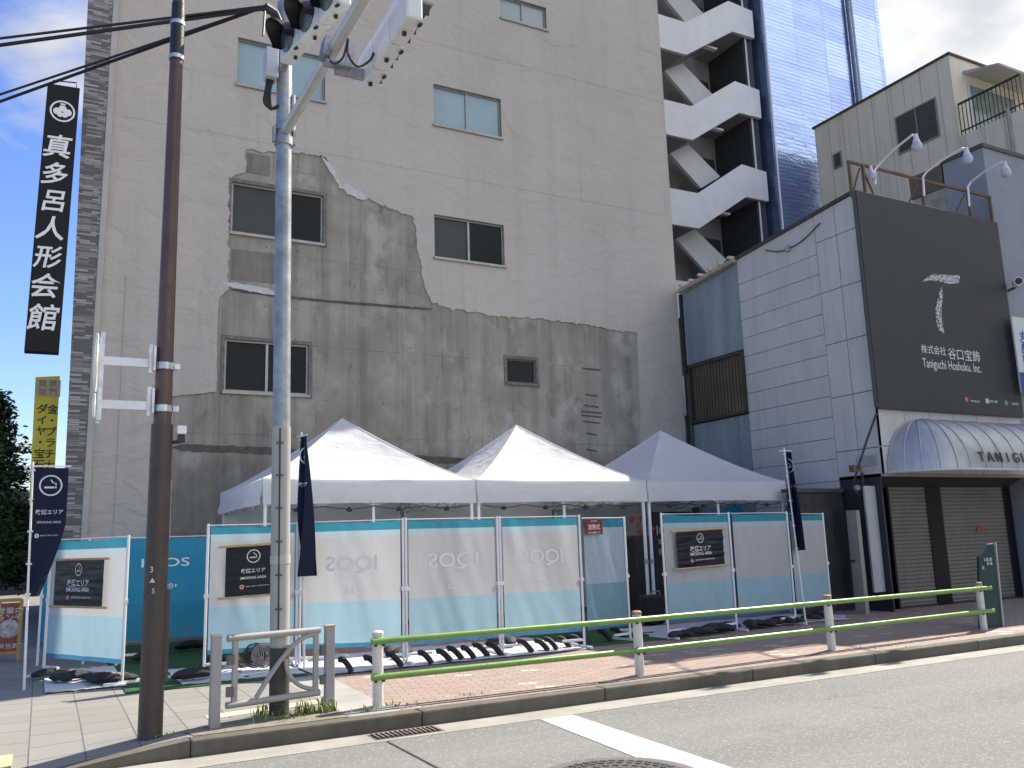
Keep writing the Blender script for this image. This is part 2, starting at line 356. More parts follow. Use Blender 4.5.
    def text(s, body, c, right, up, size, depth=.004, width=None, bold=0., stretch=1.):
        """raised lettering centred at c, reading along right"""
        cu = bpy.data.curves.new('lettering', 'FONT'); cu.body = body; cu.size = 1; cu.extrude = .001; cu.offset = bold; cu.resolution_u = 3
        o = bpy.data.objects.new('lettering', cu); C.objects.link(o)
        m = bpy.data.meshes.new_from_object(o.evaluated_get(bpy.context.evaluated_depsgraph_get()))
        if len(m.vertices):
            xs = [v.co.x for v in m.vertices]; ys = [v.co.y for v in m.vertices]
            cx, cy = (min(xs)+max(xs))/2, (min(ys)+max(ys))/2
            kx = size*stretch if width is None else width/(max(xs)-min(xs)); k = size if size else kx
            r_, u_ = Vector(right).normalized(), Vector(up).normalized(); nrm = r_.cross(u_); c = Vector(c)
            s.add([c + r_*((v.co.x-cx)*kx) + u_*((v.co.y-cy)*k) + nrm*(depth if v.co.z > 0 else 0) for v in m.vertices], [tuple(p.vertices) for p in m.polygons])
        bpy.data.objects.remove(o); bpy.data.curves.remove(cu); bpy.data.meshes.remove(m); return s
    def wrap(s, start, fn, c0, right, up, wid, hgt, nrm, off=.006):
        """lay the points added since start onto a cloth fn(u, v) of size wid x hgt; c0 is the cloth's lower left in the flat"""
        r_, u_ = Vector(right).normalized(), Vector(up).normalized()
        for i in range(start, len(s.v)):
            d = s.v[i]-Vector(c0); s.v[i] = fn(d.dot(r_)/wid, d.dot(u_)/hgt)+nrm*off
        return s
    def ring(s, c, right, up, r0, r1, depth=.004, seg=28, sx=1.):
        r_, u_ = Vector(right).normalized(), Vector(up).normalized(); n = r_.cross(u_)*depth; c = Vector(c)
        vs = []
        for rad in (r0, r1):
            for k in range(seg):
                a = 2*math.pi*k/seg; vs.append(c+r_*(rad*sx*math.cos(a))+u_*(rad*math.sin(a))+n)
        return s.add(vs, [(k, seg+k, seg+(k+1) % seg, (k+1) % seg) for k in range(seg)])
    def flat(s, pts): return s.add(pts, [tuple(range(len(pts)))])

BASE = {}
def empty(name, loc, label, cat, group=None):
    o = bpy.data.objects.new(name, None); C.objects.link(o); o.location = loc; o.empty_display_size = .2
    BASE[o] = Vector(loc); o['label'] = label; o['category'] = cat
    if group: o['group'] = group
    return o
def build(mb, name, mat, parent=None, base=None, smooth=False, bevel=0., label=None, cat=None, group=None, kind=None):
    b = BASE[parent] if parent else Vector(base or (0, 0, 0))
    me = bpy.data.meshes.new(name); me.from_pydata([v-b for v in mb.v], [], mb.f); me.validate()
    bm = bmesh.new(); bm.from_mesh(me); bmesh.ops.remove_doubles(bm, verts=bm.verts, dist=1e-5)
    bmesh.ops.recalc_face_normals(bm, faces=bm.faces); bm.to_mesh(me); bm.free()
    me.materials.append(mat)
    o = bpy.data.objects.new(name, me); C.objects.link(o); BASE[o] = b
    if parent: o.parent = parent
    else: o.location = b
    if smooth:
        for p in me.polygons: p.use_smooth = True
        try: me.set_sharp_from_angle(angle=R(40))
        except Exception: pass
    if bevel:
        m = o.modifiers.new('bevel', 'BEVEL'); m.width = bevel; m.segments = 2; m.limit_method = 'ANGLE'
    for k, v in (('label', label), ('category', cat), ('group', group), ('kind', kind)):
        if v: o[k] = v
    return o
def dup(o, parent=None):
    c = o.copy(); C.objects.link(c); c.parent = parent
    for ch in list(o.children): dup(ch, c)
    return c
ORD = ['first', 'second', 'third', 'fourth', 'fifth', 'sixth', 'seventh', 'eighth', 'ninth', 'tenth', 'eleventh', 'twelfth', 'thirteenth', 'fourteenth', 'fifteenth', 'sixteenth', 'seventeenth', 'eighteenth', 'nineteenth', 'twentieth']
X3, Z3 = Vector((1, 0, 0)), Vector((0, 0, 1))

# ------------------------------------------------------------------ ground
RZ = -.13
KERB_Y = 7.93
build(MB().box((-60, -60, RZ-.3), (160, KERB_Y-.16, RZ)), 'road', MATS['asphalt'], kind='structure')
GUT = M('concrete_gutter', (.29, .272, .232), .85, .18, 3, bump=.004, dirt=(.2, .19, .17))
build(MB().box((-.2, 7.40, RZ-.2), (60, KERB_Y-.155, RZ+.004)), 'gutter_strip', GUT, kind='structure')
KERBM = M('kerb_concrete', (.11, .096, .073), .9, .22, 2.5, bump=.004, dirt=(.12, .115, .10), streak=.4)
kb = MB()
x = 1.15
while x < 60:                                  # kerb stones butted end to end
    kb.box((x+.002, KERB_Y-.15, -.35), (x+1.998, KERB_Y+.02, .002)); x += 2.0
kerb = build(kb, 'kerb', KERBM, kind='structure', bevel=.018)
# dropped kerb turning down to the crossing on the left
kd = MB()
prof = []
for i in range(11):
    t = i/10; X = 1.146-t*2.6; zt = .002-.115*min(1, t*2.2); prof.append((X, KERB_Y-.13-.62*t*t, zt))
for a, b in zip(prof, prof[1:]):
    (x0, y0, z0), (x1, y1, z1) = a, b
    kd.add([(x0,y0,-.35),(x1,y1,-.35),(x1,y1+.17,-.35),(x0,y0+.17,-.35),(x0,y0,z0),(x1,y1,z1),(x1,y1+.17,z1),(x0,y0+.17,z0)],
           [(4,7,6,5),(0,4,5,1),(3,2,6,7)])
build(kd, 'kerb_ramp', KERBM, kind='structure')
# grey pavers left, sinking to the crossing
pv = MB()
def pav(u, v):
    X = -9+u*(2.55+9); yk = KERB_Y+.02 if X > 1.146 else KERB_Y+.04-.62*((1.146-X)/2.6)**2 if X > -1.454 else KERB_Y-.58
    Y = yk+(13.6-yk)*v; t = max(0, min(1, (1.146-X)/1.2))
    return Vector((X, Y, -.113*t*max(0, 1-(Y-yk)/1.5)))
pv.grid(pav, 60, 24)
build(pv, 'left_sidewalk', MATS['pavers'], kind='structure')
CONC_P = M('concrete_paving', (.31, .30, .275), .9, .15, 2.2, bump=.003, dirt=(.22, .21, .19))
build(MB().flat([(2.55, KERB_Y+.02, 0), (2.98, KERB_Y+.02, 0), (3.2, 13.6, 0), (2.55, 13.6, 0)]), 'paving_strip', CONC_P, kind='structure')
build(MB().flat([(2.98, KERB_Y+.02, 0), (60, KERB_Y+.02, 0), (60, 13.6, 0), (3.2, 13.6, 0)]), 'right_sidewalk', MATS['pink'], kind='structure')
EARTH = M('lot_ground', (.20, .19, .17), .95, .2, 2)
build(MB().flat([(-9, 13.6, -.002), (60, 13.6, -.002), (60, 60, -.002), (-9, 60, -.002)]), 'lot_ground', EARTH, kind='structure')
build(MB().flat([(-60, 7.2, -.14), (-1.6, 7.2, -.135), (-1.6, 200, -.004), (-60, 200, -.004)]), 'side_street', M('dark_asphalt', (.075, .073, .07), .9, .2, 40), kind='structure')
build(MB().flat([(-300, -300, -.45), (400, -300, -.45), (400, 500, -.45), (-300, 500, -.45)]), 'ground', EARTH, kind='structure')
YEL = M('worn_yellow_tile', (.50, .41, .22), .85, .12, 6, dirt=(.42, .39, .3))
build(MB().box((-.78, 7.75, -.12), (-.11, 8.62, -.062)), 'tactile_paving', YEL, kind='structure')
build(MB().flat([(1.42, 8.62, .004), (2.5, 8.78, .004), (2.5, 9.02, .004), (1.42, 8.84, .004)]), 'pale_paving_strip', M('pale_yellow_paving', (.45, .42, .31), .9, .12, 5), kind='structure')
build(MB().flat([(1.2, KERB_Y+.024, .004), (2.52, KERB_Y+.024, .004), (2.5, 8.6, .004), (1.5, 8.52, .004), (1.15, 8.2, .004)]), 'soil_strip', M('dusty_soil', (.20, .18, .14), .95, .25, 9, bump=.01), kind='structure')
# worn white stop line
s = NT('worn_road_paint'); f = s.noise(26, 8, rough=.75)
s.col(s.mix(s.ramp(f, [(.46, 0), (.60, .8)]), (.52, .51, .475), (.24, .232, .215))); s.p(rough=.8); MATS['roadpaint'] = s.m
build(MB().flat([(4.16, 7.39, RZ+.004), (4.52, 7.39, RZ+.004), (4.41, 5.0, RZ+.004), (4.36, 4.2, RZ+.004), (3.95, 4.2, RZ+.004), (4.0, 5.2, RZ+.004)]), 'stop_line', MATS['roadpaint'], kind='structure')
build(MB().flat([(2.66, 7.38, RZ+.004), (2.68, 7.38, RZ+.004), (2.69, 5.2, RZ+.004), (2.665, 5.2, RZ+.004)]), 'road_crack', M('crack_tar', (.02, .02, .02), .8), kind='structure')
# manhole
mh = empty('manhole_cover', (3.62, 5.32, RZ), 'round cast iron manhole cover with worn pattern in the road', 'manhole cover')
IRON = M('cast_iron', (.085, .078, .078), .55, .3, 20, metal=.4)
build(MB().ring((3.62, 5.32, RZ+.004), (1, 0, 0), (0, 1, 0), .50, .58, .001, 48), 'outer_ring', M('iron_frame', (.13, .12, .118), .6, .2, 15, metal=.3), mh)
lid = MB().lathe([(.495, 0), (.495, .006), (.48, .008), (0.001, .008)], (3.62, 5.32, RZ), 48)
for ring_r, nn in ((.08, 8), (.16, 14), (.24, 22), (.32, 28), (.40, 36), (.455, 42)):
    for k in range(nn):
        a = 2*math.pi*k/nn+ring_r*9; c = Vector((3.62+ring_r*math.cos(a), 5.32+ring_r*math.sin(a), RZ+.011))
        tt = Vector((-math.sin(a), math.cos(a), 0)); lid.bar(c-tt*.019, c+tt*.019, .032, .006)
build(lid, 'iron_lid', IRON, mh)
# drain grate at the kerb
dg = empty('drain_grate', (2.92, 7.58, RZ), 'rusty slotted drain grate in the gutter below the kerb', 'drain grate')
build(MB().box((2.60, 7.47, RZ), (3.24, 7.71, RZ+.006)), 'pit_frame', M('grate_frame', (.10, .085, .075), .8, .3, 20), dg)
gb = MB()
for k in range(14): gb.box((2.63+k*.043, 7.485, RZ+.006), (2.645+k*.043, 7.695, RZ+.02))
build(gb, 'grate_bars', M('grate_iron', (.20, .15, .125), .75, .3, 20, metal=.3), dg)
# turf and floor sheets
s = NT('artificial_turf'); f = s.noise(240, 2, rough=.8)
s.col(s.ramp(f, [(.3, (.012, .06, .018)), (.7, (.05, .20, .055))])); s.p(rough=.9); s.bump(f, .02); MATS['turf'] = s.m
build(MB().box((.9, 10.72, .002), (2.9, 16.2, .012)), 'artificial_turf_mat', MATS['turf'], label='green artificial turf mat in the gap beside the blue screens at left', cat='turf mat', base=(1.9, 13, 0))
build(MB().box((6.86, 10.75, .002), (9.4, 16.2, .012)), 'artificial_turf_mat', MATS['turf'], label='green artificial turf mat at the entrance beside the red sign', cat='turf mat', base=(8, 13, 0))
SHEET = M('white_floor_sheet', (.60, .60, .61), .5, .06, 2)
def sheet(x0, x1, y0, y1, lab):
    mb = MB(); mb.grid(lambda u, v: Vector((x0+(x1-x0)*u, y0+(y1-y0)*v+.03*noise.noise(Vector((u*9, v*2, x0))), .016+.012*noise.noise(Vector((u*12, v*7, 3))))), 40, 14)
    build(mb, 'floor_sheet', SHEET, label=lab, cat='floor sheet', base=((x0+x1)/2, (y0+y1)/2, 0), smooth=True)
sheet(2.95, 6.80, 10.55, 12.4, 'white floor sheet under the row of three printed screens')
sheet(1.5, 2.9, 10.9, 12.4, 'white floor sheet beneath the screen beside the grey steel pole')
sheet(8.4, 12.4, 10.95, 12.4, 'white floor sheet under the shaded screens near the locker')
sheet(.12, .95, 11.32, 13.4, 'white floor sheet under the lone leaning screen at left')

# ------------------------------------------------------------------ big plaster building
YW = 16.9
def wx(px, py): p = at_y(px, py, YW); return (p.x, p.z)
bld = empty('plaster_building', (6.5, YW, 0), 'tall beige plaster building whose blind side wall shows stripped bare concrete', 'building')
XR = 13.95; ZT = 24.
tl, tb = at_y(112, 0, YW), at_y(79, 539, YW); sl_ = (tl.x-tb.x)/(tl.z-tb.z)
def xl(z): return tb.x+(z-tb.z)*sl_+.02
wins = [((238, 36.7), (325, 101.7), 'f'), ((232.3, 181), (323.3, 243.3), 'd'), ((225.4, 338.4), (308.5, 394.7), 'd'), ((433.3, 83.3), (502, 138), 'f'), ((434, 214), (505, 266), 'd'), ((500, -6), (547, 30), 'c'), ((507, 358), (537, 384), 's')]
rects = []
for a, b, k in wins:
    x0, z1 = wx(*a); x1, z0 = wx(*b); rects.append((x0, x1, z0, z1, k))
rects.append((rects[5][0], rects[5][1], rects[5][2]+3.2, rects[5][3]+3.2, 'c'))
holes = [[(x0, z0), (x1, z0), (x1, z1), (x0, z1)] for x0, x1, z0, z1, k in rects]
build(MB().plate([(xl(0), -.3), (XR, -.3), (XR, ZT), (xl(ZT), ZT)], holes, YW+.03, YW+.28), 'concrete_wall', MATS['concrete'], bld)
build(MB().prism([(xl(0), YW+.28, -.3), (XR, YW+.28, -.3), (XR, YW+.28, ZT), (xl(ZT), YW+.28, ZT)], (1.2, 15, 0)), 'building_core', M('building_side_plaster', (.38, .35, .33), .85, .1, 2), bld)
# ragged plaster skin
path = [(640, 540), (640, 440), (639, 380), (637, 332), (622, 331), (590, 325), (560, 321), (520, 317), (500, 317), (470, 311), (446, 308), (432, 302), (424, 285), (418, 252), (414, 218), (395, 210), (372, 200), (340, 187), (331, 170), (325, 157), (300, 153), (270, 151), (246, 149), (246, 172), (229, 177), (229, 250), (229, 289), (219, 297), (217, 335), (217, 392), (172, 396), (172, 470), (172, 540)]
P2 = [wx(*q) for q in path]
P2[0] = (P2[0][0], -.3); P2[-1] = (P2[-1][0], -.3)
rag = []
for i, (a, b) in enumerate(zip(P2, P2[1:])):
    n = max(1, int(math.hypot(b[0]-a[0], b[1]-a[1])/.035)); amp = .045 if 2 < i < 26 else .012
    for k in range(n):
        t = k/n; px_, pz_ = a[0]+(b[0]-a[0])*t, a[1]+(b[1]-a[1])*t
        rag.append((px_+amp*noise.noise(Vector((px_*5, pz_*5, 1)))+amp*.9*noise.noise(Vector((px_*15, pz_*15, 4))), pz_+amp*noise.noise(Vector((px_*5, pz_*5, 9)))+amp*.9*noise.noise(Vector((px_*15, pz_*15, 14)))))
rag.append(P2[-1])
skin_out = [(XR+.002, -.3), (XR+.002, ZT)] + [(xl(ZT)-.002, ZT), (xl(0)-.002, -.3)] + rag[::-1]
sk_holes = [h for h, r_ in zip(holes, rects) if r_[4] in 'fc' or r_[0] > 6.5 and r_[4] == 'd']
build(MB().plate(skin_out, sk_holes, YW, YW+.034), 'plaster_skin', MATS['plaster'], bld)
# slightly raised render panel low on the left
rp0, rp1 = wx(126, 276), wx(171, 398)
build(MB().box((rp0[0], YW-.018, -.2), (rp1[0]-.02, YW-.001, rp0[1])), 'raised_render_panel', MATS['plaster'], bld, bevel=.006)
# cement ledges and repair smears
def strip(pts, half, mat, nm, proud, amp=.6):
    q = [wx(*p) for p in pts]; fine = []
    for a, b in zip(q, q[1:]):
        n = max(1, int(abs(b[0]-a[0])/.05))
        fine += [(a[0]+(b[0]-a[0])*k/n, a[1]+(b[1]-a[1])*k/n) for k in range(n)]
    fine.append(q[-1]); up, dn = [], []
    for i, (x_, z_) in enumerate(fine):
        e = min(1, min(i, len(fine)-1-i)/4+.15)
        up.append((x_, z_+half*e*(1+amp*noise.noise(Vector((x_*9, 3, half*90)))*1.6)))
        dn.append((x_, z_-half*e*(1+amp*noise.noise(Vector((x_*11, 8, half*50)))*1.6)))
    build(MB().plate(up+dn[::-1], [], YW+.031-proud, YW+.036), nm, mat, bld)
DARKC = M('damp_concrete', (.10, .094, .078), .95, .3, 5, bump=.01, bscale=30)
PATCH = M('white_filler', (.52, .52, .51), .8, .12, 7)
strip([(231, 289), (280, 296), (330, 301), (380, 305), (432, 309)], .022, DARKC, 'cement_ledge', .026, .55)
strip([(322, 157), (333, 172), (341, 187)], .10, PATCH, 'filler_smear', .036, .3)
strip([(338, 187), (352, 190), (367, 199)], .085, PATCH, 'filler_smear', .0375, .9)
strip([(222, 283), (250, 288), (278, 294)], .06, PATCH, 'filler_smear', .0365, .3)
strip([(173, 447), (230, 449), (300, 452), (360, 455), (430, 459), (500, 463), (570, 466), (638, 470)], .065, DARKC, 'cement_ledge', .012, .28)
MORT = M('smooth_mortar', (.20, .187, .16), .92, .18, 2.5, bump=.004, streak=.5)
for a_, b_ in (((232, 249), (279, 284)), ((247, 152), (270, 176))):
    (xa_, za_), (xb_, zb_) = wx(*a_), wx(*b_)
    build(MB().box((xa_, YW+.022, zb_), (xb_, YW+.029, za_)), 'mortar_patch', MORT, bld)
# cast-in rung stubs scars on the concrete right of the little window
for k, (yy, hw) in enumerate(((368, 9), (394, 6), (405, 7), (411, 10), (415, 10), (421, 8), (433, 5), (449, 5), (462, 6))):
    a, b = wx(592-hw, yy), wx(592+hw, yy+2)
    build(MB().bar((a[0], YW+.028, a[1]), (b[0], YW+.028, b[1]), .03, .03), 'wall_scar', DARKC, bld)
FR = M('aluminium_sash', (.30, .30, .285), .4, .1, metal=.4)
FRD = M('weathered_sash', (.14, .135, .125), .6, .25, 8, metal=.2)
def window(x0, x1, z0, z1, k):
    yb = YW+.10
    fr = FRD if k == 's' else FR
    t = .036
    mb = MB(); mb.box((x0, yb-.03, z0), (x0+t, yb+.05, z1)); mb.box((x1-t, yb-.03, z0), (x1, yb+.05, z1)); mb.box((x0+t, yb-.03, z0), (x1-t, yb+.05, z0+t)); mb.box((x0+t, yb-.03, z1-t), (x1-t, yb+.05, z1))
    wn_ = build(mb, 'window', fr, bld, bevel=.004)
    xm = (x0+x1)/2
    gl = {'f': GL_FROST, 'd': GL_DARK, 'c': GL_CURT, 's': GL_DARK}[k]
    if k != 's':
        build(MB().box((xm-.025, yb-.02, z0+t), (xm+.025, yb+.03, z1-t)), 'mullion', fr, wn_)
        build(MB().box((x0+t, yb+.02, z0+t), (xm-.025, yb+.032, z1-t)), 'pane', GL_GREY if k == 'd' and z0 > 5.8 else gl, wn_)
        build(MB().box((xm+.025, yb, z0+t), (x1-t, yb+.012, z1-t)), 'pane', gl, wn_)
    else: build(MB().box((x0+t, yb+.0, z0+t), (x1-t, yb+.012, z1-t)), 'pane', gl, wn_)
    front = YW if (k in 'fc' or (k == 'd' and x0 > 6.5)) else YW+.03
    build(MB().box((x0-.03, front-.05, z0-.06), (x1+.03, yb-.03, z0-.002)), 'sill', fr, wn_, bevel=.004)
    if k in 'sd' and x0 < 6.5 or k == 's':   # dark surround where the render was stripped away
        mb = MB(); q = .07
        mb.box((x0-q, front-.022, z1+.002), (x1+q, front-.001, z1+q)); mb.box((x0-q, front-.022, z0-q), (x0-.002, front-.001, z1+.001)); mb.box((x1+.002, front-.022, z0-q), (x1+q, front-.001, z1+.001))
        build(mb, 'rough_surround', M('rough_mortar', (.16, .152, .135), .95, .35, 9, bump=.01, bscale=25), wn_)
for r_ in rects: window(*r_)
# tiled corner band and its edge profile
tl2, tb2 = at_y(88, 0, YW-.05), at_y(62, 530, YW-.05); s2 = (tl2.x-tb2.x)/(tl2.z-tb2.z)
def xt(z): return tb2.x+(z-tb2.z)*s2
build(MB().prism([(xt(-.3), YW-.06, -.3), (xl(-.3)-.004, YW-.06, -.3), (xl(ZT)-.004, YW-.06, ZT), (xt(ZT), YW-.06, ZT)], (1.2, 15, 0)), 'tiled_band', MATS['tile'], bld)
build(MB().prism([(xl(-.3)+.0, YW-.075, -.3), (xl(-.3)+.11, YW-.075, -.3), (xl(ZT)+.11, YW-.075, ZT), (xl(ZT), YW-.075, ZT)], (0, .073, 0)), 'edge_profile', M('beige_edge_profile', (.42, .395, .365), .6, .08), bld, bevel=.015)

# blade sign on the street corner
YB = YW-.25
bs = [at_y(*q, YB) for q in ((47.7, 83), (80, 88), (58.9, 353), (24, 351))]
sg = empty('blade_sign', bs[2], 'tall black vertical sign with white brush characters and round crest on building corner', 'sign')
SGB = M('black_sign_face', (.006, .0065, .008), .5, .15, spec=.25)
build(MB().prism(bs, (0, .22, 0)), 'sign_board', SGB, sg, bevel=.01)
mb = MB(); a, b = bs[0].copy(), bs[1].copy()
a.x += .08; b.x -= .06
mb.tube([a+Vector((0, .1, 0)), a+Vector((0, .1, .12)), b+Vector((0, .1, .14)), b+Vector((0, .1, 0))], .012, 6)
build(mb, 'top_bracket', BLACK, sg)
let = MB(); ln = (bs[1]-bs[2]).normalized()
for ch, (cx, cy), sz in (('真', (58.2, 146.3), .47), ('多', (55.4, 173.6), .45), ('呂', (54.2, 201), .44), ('人', (51.5, 228), .47), ('形', (48.3, 257), .44), ('会', (45.3, 285.5), .47), ('館', (43, 317), .50)):
    build(MB().text(ch, at_y(cx, cy, YB-.002), X3+Z3*.03, ln+X3*.12, sz, .012, bold=.014, stretch=.98), 'brush_character', LET_W, sg)
cc = at_y(62.5, 111.5, YB-.002)
em = MB().ring(cc, X3, Z3, .175, .205, .01, 32)
for dx, dz, rr in ((0, .055, .062), (-.085, -.01, .066), (.085, -.01, .066), (-.035, -.065, .05), (.04, -.065, .05)):
    em.lathe([(rr, 0), (rr, .008), (.001, .009)], cc+Vector((dx, 0, dz)), 14, (0, -1, 0))
for dx in (-.03, 0, .03): em.lathe([(.016, 0), (.016, .008), (.001, .009)], cc+Vector((dx, 0, .14)), 10, (0, -1, 0))
build(em, 'crest', LET_W, sg)

# yellow projecting sign further down the side street
YY = 19.5
q = [at_y(*p, YY) for p in ((35.5, 377), (60, 376), (53, 505), (29, 505))]
ys = empty('yellow_sign', q[2], 'yellow vertical shop sign with black characters beyond the tiled corner', 'sign')
build(MB().prism(q, (0, .25, 0)), 'sign_board', M('yellow_sign_face', (.85, .68, .05), .45, .08), ys)
a, b = at_y(36, 379, YY-.01), at_y(60, 397, YY-.01)
build(MB().box((a.x, YY-.012, b.z), (b.x, YY-.004, a.z)), 'cream_header', M('cream_sign_strip', (.62, .5, .25), .5, .08), ys)
SINK = M('sign_ink', (.03, .025, .012), .6)
for col_, x_, y_ in (('ダイヤ・宝石・プラ', 42.3, 408.5), ('金・プラチナ・時', 52.6, 409)):
    for i, ch in enumerate(col_): build(MB().text(ch, at_y(x_-i*.75, y_+i*11.2, YY-.004), X3, Z3, .20, .006, bold=.01), 'character', SINK, ys)
VINK = M('violet_ink', (.38, .2, .3), .6)
for i in range(2):
    for ch, x_ in (('買取'[i], 42.5), ('専門'[i], 53)): build(MB().text(ch, at_y(x_, 383.5+i*8.5, YY-.013), X3, Z3, .15, .004, bold=.01), 'header_character', VINK, ys)

# ------------------------------------------------------------------ stair building behind
YS = 22.
stb = empty('stair_building', (20.5, YS, 0), 'building with white zigzag outside stairs rising behind the plaster wall', 'building')
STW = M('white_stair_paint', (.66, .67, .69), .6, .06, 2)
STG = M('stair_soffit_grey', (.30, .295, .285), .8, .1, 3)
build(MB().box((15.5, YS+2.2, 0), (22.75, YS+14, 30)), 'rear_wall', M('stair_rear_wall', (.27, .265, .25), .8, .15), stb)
build(MB().box((22.35, YS+.25, 0), (22.8, YS+2.198, 30)), 'side_shade_block', M('stair_shade_dark', (.045, .05, .06), .5, .15), stb)  # added dark block standing in for shade at the stair end, no real pier
Q = lambda pts: [at_y(640+x_/3, y_/3, YS) for x_, y_ in pts]
front = Q(((77, 300), (155, 318), (285, 243), (358, 270), (365, 355), (298, 338), (158, 420), (87, 405)))
front[0].x = 17.0; front[7].x = 17.0
rear = [at_y(640+x_/3, y_/3, YS+1.25) for x_, y_ in ((74, 212), (128, 190), (222, 288), (165, 318))]
pitch = (at_y(640+345/3, 115/3, YS).z - at_y(640+388/3, 604/3, YS).z)/2
for k in range(-3, 4):
    d = Vector((0, 0, k*pitch))
    build(MB().prism([p+d for p in front], (0, .14, 0)), 'front_parapet', STW, stb, bevel=.01)
    build(MB().prism([p+d for p in rear], (0, .14, 0)), 'rear_parapet', STW, stb)
    fl = [p+d for p in front]
    b0, b1, b2, b3 = fl[7], fl[6], fl[5], fl[4]
    mb = MB(); y0, y1 = YS+.14, YS+1.25
    for pa, pb, ye in ((b0, b1, YS+2.2), (b1, b2, y1), (b2, b3, YS+2.2)):
        mb.prism([(pa.x, y0, pa.z+.06), (pb.x, y0, pb.z+.06), (pb.x, y0, pb.z+.24), (pa.x, y0, pa.z+.24)], (0, ye-y0, 0))
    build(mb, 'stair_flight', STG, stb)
    lc = (b2+b3)/2 if k else (b2+b3)/2
    cl = (b1*.35+b2*.65)
    build(MB().box((cl.x-.1, YS+.5, cl.z-.02), (cl.x+.45, YS+.68, cl.z+.05)), 'stair_lamp', WHITE_P, stb)
    build(MB().box((21.35, YS+2.12, b2.z+.3), (22.2, YS+2.198, b2.z+2.4)), 'stair_door', M('dark_door', (.035, .038, .042), .5, .1), stb)
pa = at_y(640+322/3, 200/3, YS+.2)
build(MB().tube([(pa.x, YS+.2, 6), (pa.x, YS+.2, 30)], .035, 8), 'drain_pipe', WHITE_P, stb)
# mirror-clad tower
XT0, XT1 = 22.95, 29.75
tw = empty('blue_tower', (26.3, YS-.2, 0), 'tall tower clad in glossy blue reflecting panels beside the stairs', 'building')
s = NT('blue_reflective_cladding')
n = brick(s, s.vec(rot=(R(90), 0, 0)), (.44, .57, .88), (.50, .62, .91), (.35, .47, .78), 3.2, .16, .03, .0)
big = brick(s, s.vec(rot=(R(90), 0, 0)), (1, 1, 1), (.66, .70, .78), (.66, .72, .82), 1.62, 1.6, .03, .0)
c = s.mix(1., n.outputs['Color'], big.outputs['Color'], 'MULTIPLY')
c = s.mix(s.ramp(s.noise(1.2, 6, s.vec((.4, 1, 1.4))), [(.4, 0), (.7, .3)]), c, (.58, .70, .95))
s.col(c); s.p(rough=.2, metal=.85)
s.bump(s.math('ADD', s.math('MULTIPLY', s.noise(1.6, 4, s.vec((1, 1, 2.2))), 1.), s.math('ADD', s.math('MULTIPLY', n.outputs['Fac'], -.05), s.math('MULTIPLY', s.noise(7, 3, s.vec((.5, 1, 2))), .22))), .05, .5)
build(MB().box((XT0, YS-.2, 0), (XT1, YS+14, 32)), 'cladding', s.m, tw)
mb = MB(); px0 = at_y(760, 60, YS-.3).x
build(MB().tube([(23.0, YS-.27, 0), (23.0, YS-.27, 32)], .05, 8), 'corner_pipe', ALU, tw)
pz = at_y(852, 50, YS-.3).x
build(MB().tube([(pz, YS-.3, 0), (pz, YS-.3, 32)], .07, 8), 'downpipe', M('dark_pipe', (.10, .13, .2), .4, .1), tw)
build(MB().tube([(pz+.28, YS-.27, 0), (pz+.28, YS-.27, 32)], .05, 8), 'downpipe', M('pale_pipe', (.45, .52, .62), .4, .1), tw)
# high-rise far down the street on the other side, seen only as a mirror image in the tower
hr = empty('high_rise', (64, -14, 0), 'dark high rise across the street mirrored in the blue tower', 'building')
build(MB().box((46, -26, RZ), (84, -12, 33)), 'wall', M('dark_cladding', (.05, .052, .056), .5, .15), hr)

# ------------------------------------------------------------------ jewellery shop (right)
XS, YF, XE = 14.0, 11.25, 18.45
shop = empty('jewellery_shop', (16.2, YF, 0), 'white panelled shop building with closed grey shutters and barrel awning', 'building')
ZR0, ZR1, YBK = 8.20, 7.66, 16.75
PANEL = M('white_wall_panel', (.50, .49, .475), .55, .07, 1.2, streak=.25)
SEAM = M('dark_seam', (.03, .03, .032), .8)
core = MB(); core.prism([(XS+.03, YF+.12, 2.5), (XS+.03, YBK, -.2), (XS+.03, YBK, ZR1-.12), (XS+.03, YF+.12, ZR0-.12)], (XE-XS-.06, 0, 0))
build(core, 'building_core', SEAM, shop)
build(MB().box((XS+.04, 12.35, -.2), (XE-.02, YBK-.02, 2.6)), 'ground_floor_core', SEAM, shop)
def ztop(Y): return ZR0+(ZR1-ZR0)*(Y-YF)/(YBK-YF)
# horizontal siding boards, Y 12.35 .. 14.72
zl = sorted({round(at_x(*q, XS).z, 2) for q in ((735.9, 282.5), (737.3, 303.1), (738.8, 323.7), (750.2, 363.3), (750.2, 384.8), (750.2, 406.2), (751.7, 427.2))})
zs = [0.0, 2.06, 2.50, 2.94, 3.36, 3.79]+[z for z in (4.22, 4.65, 5.08, 5.51, 5.94, 6.37, 6.80, 7.23)]
sd_ = MB(); Y0, Y1 = 12.36, 14.72
for a, b in zip(zs, zs[1:]+[None]):
    t0 = b-.012 if b else ztop(Y0)-.04; t1 = b-.012 if b else ztop(Y1)-.04
    sd_.prism([(XS, Y0, a), (XS, Y1, a), (XS, Y1, t1), (XS, Y0, t0)], (.03, 0, 0))
build(sd_, 'siding', PANEL, shop)
fp = MB()
rows = [2.56, 3.07, 4.17, 5.27, 6.37, 7.47]
for (ya, yb) in ((YF+.004, 11.80), (11.815, 12.345)):
    for a, b in zip(rows, rows[1:]+[None]):
        t0 = b-.016 if b else ztop(ya)-.04; t1 = b-.016 if b else ztop(yb)-.04
        fp.prism([(XS-.004, ya, a), (XS-.004, yb, a), (XS-.004, yb, t1), (XS-.004, ya, t0)], (.034, 0, 0))
build(fp, 'corner_panels', PANEL, shop)
